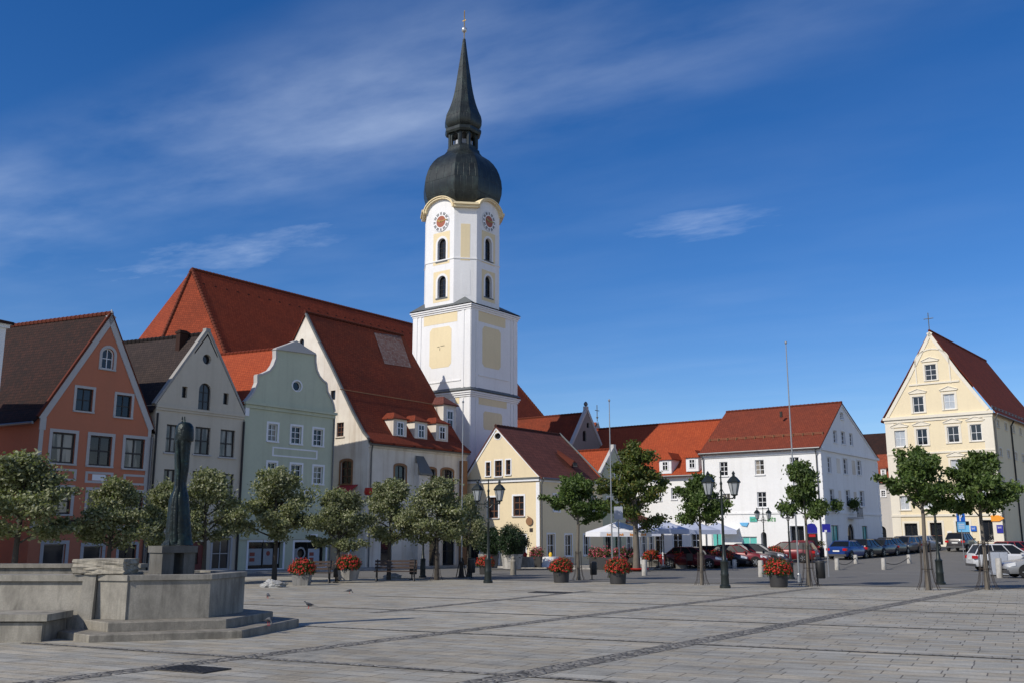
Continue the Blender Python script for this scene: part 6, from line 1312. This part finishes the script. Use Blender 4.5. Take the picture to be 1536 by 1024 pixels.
for px, Y, rz, c, kd, lb in ((1180, 74.5, 150, (.14, .01, .013), 'estate', 'red estate car parked by the dark shop doorway'), (1138, 71.5, -28, dgr, 'hatch', 'dark grey hatchback with bright windscreen before the green lettering'), (1112, 70, -28, (.16, .01, .014), 'hatch', 'shade-darkened red hatchback beside the dark grey hatchback'), (1078, 70, -28, blk, 'sedan', 'black saloon car behind the two orange planters'), (1040, 68.5, -28, dred, 'sedan', 'very dark red saloon car in front of the parasols'), (1209, 78, 60, (.3, .02, .02), 'hatch', 'small red hatchback behind the flagpole tree'), (1444, 93, 50, (.035, .03, .032), 'suv', 'dark off-road car with red tail lights at the shop doorway'), (1512, 63, -8, (.6, .61, .62), 'suv', 'silver estate car behind the guarded tree'), (1576, 50, 172, (.25, .26, .27), 'estate', 'grey estate car cut off by the frame beside the stout bollard'), (1528, 76, 20, (.3, .03, .03), 'hatch', 'red hatchback far behind the silver estate car')):  # reds of the estate and the hatchback are darkened to stand for shade
    q = gd(px, Y); q.z += .02; car(q, R(rz), c, kd, lb)
q = gd(1500, 53); o = thing('utility_cabinet', 'grey metal utility cabinet between the silver estate car and stout bollard', 'cabinet', q, R(-10)); m = MB(); m.box(-.42, .42, -.25, .25, .1, 1.3); m.build('case', M['signback'], o); m = MB(); m.box(-.38, -.01, -.27, -.251, .16, 1.24); m.box(.01, .38, -.27, -.251, .16, 1.24); m.build('door', M['signback'], o); m = MB(); m.box(-.44, .44, -.28, .28, 1.302, 1.34); m.build('lid', M['plastic'], o); m = MB(); m.box(-.4, .4, -.22, .22, 0, .1); m.build('plinth', M['plastic'], o)

# ================================================================ pigeons
def pigeon(q, rz, label, down=False):
    o = thing('pigeon', label, 'bird', q, rz); o.scale = (.72,) * 3; m = MB(); rings = []
    for x, z, r, ry in ((-.19, .12, .012, .03), (-.14, .125, .022, .035), (-.09, .135, .045, .045), (-.03, .145, .06, .058), (.03, .155, .065, .06), (.08, .175, .052, .05), (.11, .205 if not down else .13, .032, .032), (.125, .24 if not down else .09, .028, .027), (.145, .25 if not down else .07, .028, .026), (.168, .245 if not down else .05, .018, .016), (.195, .236 if not down else .035, .004, .004)): rings.append([(x, ry * math.cos(t), z + r * math.sin(t)) for t in [2 * math.pi * k / 10 for k in range(10)]])
    m.loft(rings); m.build('body', M['feather'], o, 60); m = MB()
    for sg in (1, -1): m.loft([[(.05, sg * .058, .17), (.05, sg * .064, .13), (-.16, sg * .03, .125), (-.17, sg * .025, .14)], [(.05, sg * .066, .165), (.05, sg * .07, .135), (-.16, sg * .038, .128), (-.17, sg * .03, .138)]])
    m.loft([[(-.15, -.03, .125), (-.15, .03, .125), (-.15, .03, .135), (-.15, -.03, .135)], [(-.26, -.045, .105), (-.26, .045, .105), (-.26, .045, .112), (-.26, -.045, .112)]]); m.build('wing', M['featherdark'], o)
    for sg in (1, -1): m = MB(); m.tube([(0, sg * .025, .1), (.005, sg * .025, .004), (.04, sg * .025, .004)], .006, 5); m.build('leg', M['signred'], o)
pigeon(gp(463, 912), R(200), 'grey pigeon standing alone on the paving beyond the fountain steps'); pigeon(gp(524, 889.5), R(10), 'dark pigeon walking on the paving in front of the long bench', True); pigeon(gp(402, 897), R(120), 'pigeon on the paving between fountain and white rocks', True); pigeon(Vector((-4.55, 18.75, gz + .15)), R(-40), 'pigeon crouching on the shaded fountain step', True)

# ================================================================ light, sky, camera
SUNAZ = Vector((-.80, -.60)); EL = R(37)
sd_ = Vector((SUNAZ.normalized().x * math.cos(EL), SUNAZ.normalized().y * math.cos(EL), math.sin(EL)))
li = bpy.data.lights.new('sun', 'SUN'); li.energy = 4.0; li.angle = R(.5); li.color = (1, .93, .82); lo_ = bpy.data.objects.new('sun', li); col.objects.link(lo_); lo_.rotation_euler = sd_.to_track_quat('Z', 'Y').to_euler(); lo_.location = (-60, -20, 60)
w = bpy.data.worlds.new('World'); sc.world = w; w.use_nodes = True; t = w.node_tree; bg = t.nodes['Background']
sky = t.nodes.new('ShaderNodeTexSky'); sky.sky_type = 'NISHITA'; sky.sun_disc = False; sky.sun_elevation = EL; sky.sun_rotation = math.atan2(sd_.x, sd_.y); sky.altitude = 500; sky.air_density = 1.0; sky.dust_density = .25; sky.ozone_density = 3.5
class WT(NT):
    def __init__(s, t): s.t = t
n = WT(t); tc = t.nodes.new('ShaderNodeTexCoord').outputs['Generated']
hs = t.nodes.new('ShaderNodeHueSaturation'); hs.inputs['Saturation'].default_value = 1.3; hs.inputs['Value'].default_value = .86; hs.inputs['Hue'].default_value = .507; t.links.new(n.mix(1.0, sky.outputs[0], (1.0, 1.0, 1.06), 'MULTIPLY'), hs.inputs['Color'])
sep = t.nodes.new('ShaderNodeSeparateXYZ'); t.links.new(tc, sep.inputs[0])
def mth(op, a, b=None, c=None):
    q = t.nodes.new('ShaderNodeMath'); q.operation = op
    for k, v in enumerate((a, b, c)):
        if v is None: continue
        if hasattr(v, 'is_linked'): t.links.new(v, q.inputs[k])
        else: q.inputs[k].default_value = v
    return q.outputs[0]
zz = mth('MAXIMUM', sep.outputs['Z'], .06); cx_, cy_ = mth('DIVIDE', sep.outputs['X'], zz), mth('DIVIDE', sep.outputs['Y'], zz)
cmb = t.nodes.new('ShaderNodeCombineXYZ'); t.links.new(cx_, cmb.inputs[0]); t.links.new(cy_, cmb.inputs[1])
rot = n.mapping(cmb.outputs[0], (1, 1, 1), (0, 0, R(32.7))); sp2 = t.nodes.new('ShaderNodeSeparateXYZ'); t.links.new(rot, sp2.inputs[0])   # x' along the cirrus band, y' across it
wisp = n.ramp(n.noise(n.mapping(rot, (.8, 1.55, 1)), 1.35, 9, .56), [(.36, 0), (.74, 1)])
soft = n.ramp(n.noise(n.mapping(rot, (.6, 1.1, 1)), 1.3, 4, .5), [(.3, .1), (.7, 1)])
band = n.ramp(mth('MULTIPLY', sp2.outputs['Y'], .25), [(.29, 0), (.36, 1), (.44, .9), (.52, .2), (.85, .12)])
along = n.ramp(mth('MULTIPLY_ADD', sp2.outputs['X'], .2, .7), [(.1, 1), (.5, .85), (.66, .35), (.95, .14)])
cir = mth('MULTIPLY', mth('MULTIPLY', wisp, soft), mth('MULTIPLY', band, along))
def wispspot(cx0, cy0, rx, ry):
    dx, dy = mth('MULTIPLY_ADD', sp2.outputs['X'], 1 / rx, -cx0 / rx), mth('MULTIPLY_ADD', sp2.outputs['Y'], 1 / ry, -cy0 / ry)
    d = mth('SQRT', mth('ADD', mth('MULTIPLY', dx, dx), mth('MULTIPLY', dy, dy))); d = mth('ADD', d, mth('MULTIPLY_ADD', n.noise(n.mapping(rot, (1.6, 3.2, 1)), 2.6, 5, .6), 2.2, -1.0)); return mth('MULTIPLY', n.ramp(d, [(0, .55), (.5, .3), (1.0, 0)]), n.ramp(n.noise(n.mapping(rot, (1.5, 3, 1)), 2.2, 6, .6), [(.3, .15), (.7, 1)]))
cir = mth('MAXIMUM', cir, mth('MAXIMUM', wispspot(-1.12, 2.87, .26, .24), wispspot(-2.73, 2.3, .7, .2)))
rear = n.ramp(mth('MULTIPLY_ADD', sep.outputs['Y'], -.5, .5), [(.46, 0), (.62, 1)])            # unseen white cloud added behind the photographer as fill for shaded walls
low = n.ramp(sep.outputs['Z'], [(.05, 1), (.45, .25), (.8, .15)])
fill_cloud = n.ramp(n.noise(n.mapping(tc, (3, 3, 5)), 1.2, 6, .55), [(.44, 0), (.56, 1)])
hi = n.mix(mth('MULTIPLY', cir, .5), hs.outputs[0], (6.6, 7.6, 9.2))
t.links.new(n.mix(mth('MULTIPLY', mth('MULTIPLY', mth('MULTIPLY', rear, low), fill_cloud), .62), hi, (10.5, 10.2, 9.6)), bg.inputs[0]); bg.inputs[1].default_value = .125
cam = bpy.data.cameras.new('camera'); co = bpy.data.objects.new('camera', cam); col.objects.link(co); sc.camera = co
cam.sensor_width = 36; cam.lens = 36 * F / 1536; cam.clip_end = 3000; co.location = CAM; co.rotation_euler = (math.pi / 2 + TH, 0, 0)
sc.view_settings.view_transform = 'Standard'; sc.view_settings.look = 'None'; sc.view_settings.exposure = 0; sc.view_settings.gamma = 1
sc.cycles.max_bounces = 6; sc.cycles.use_denoising = True
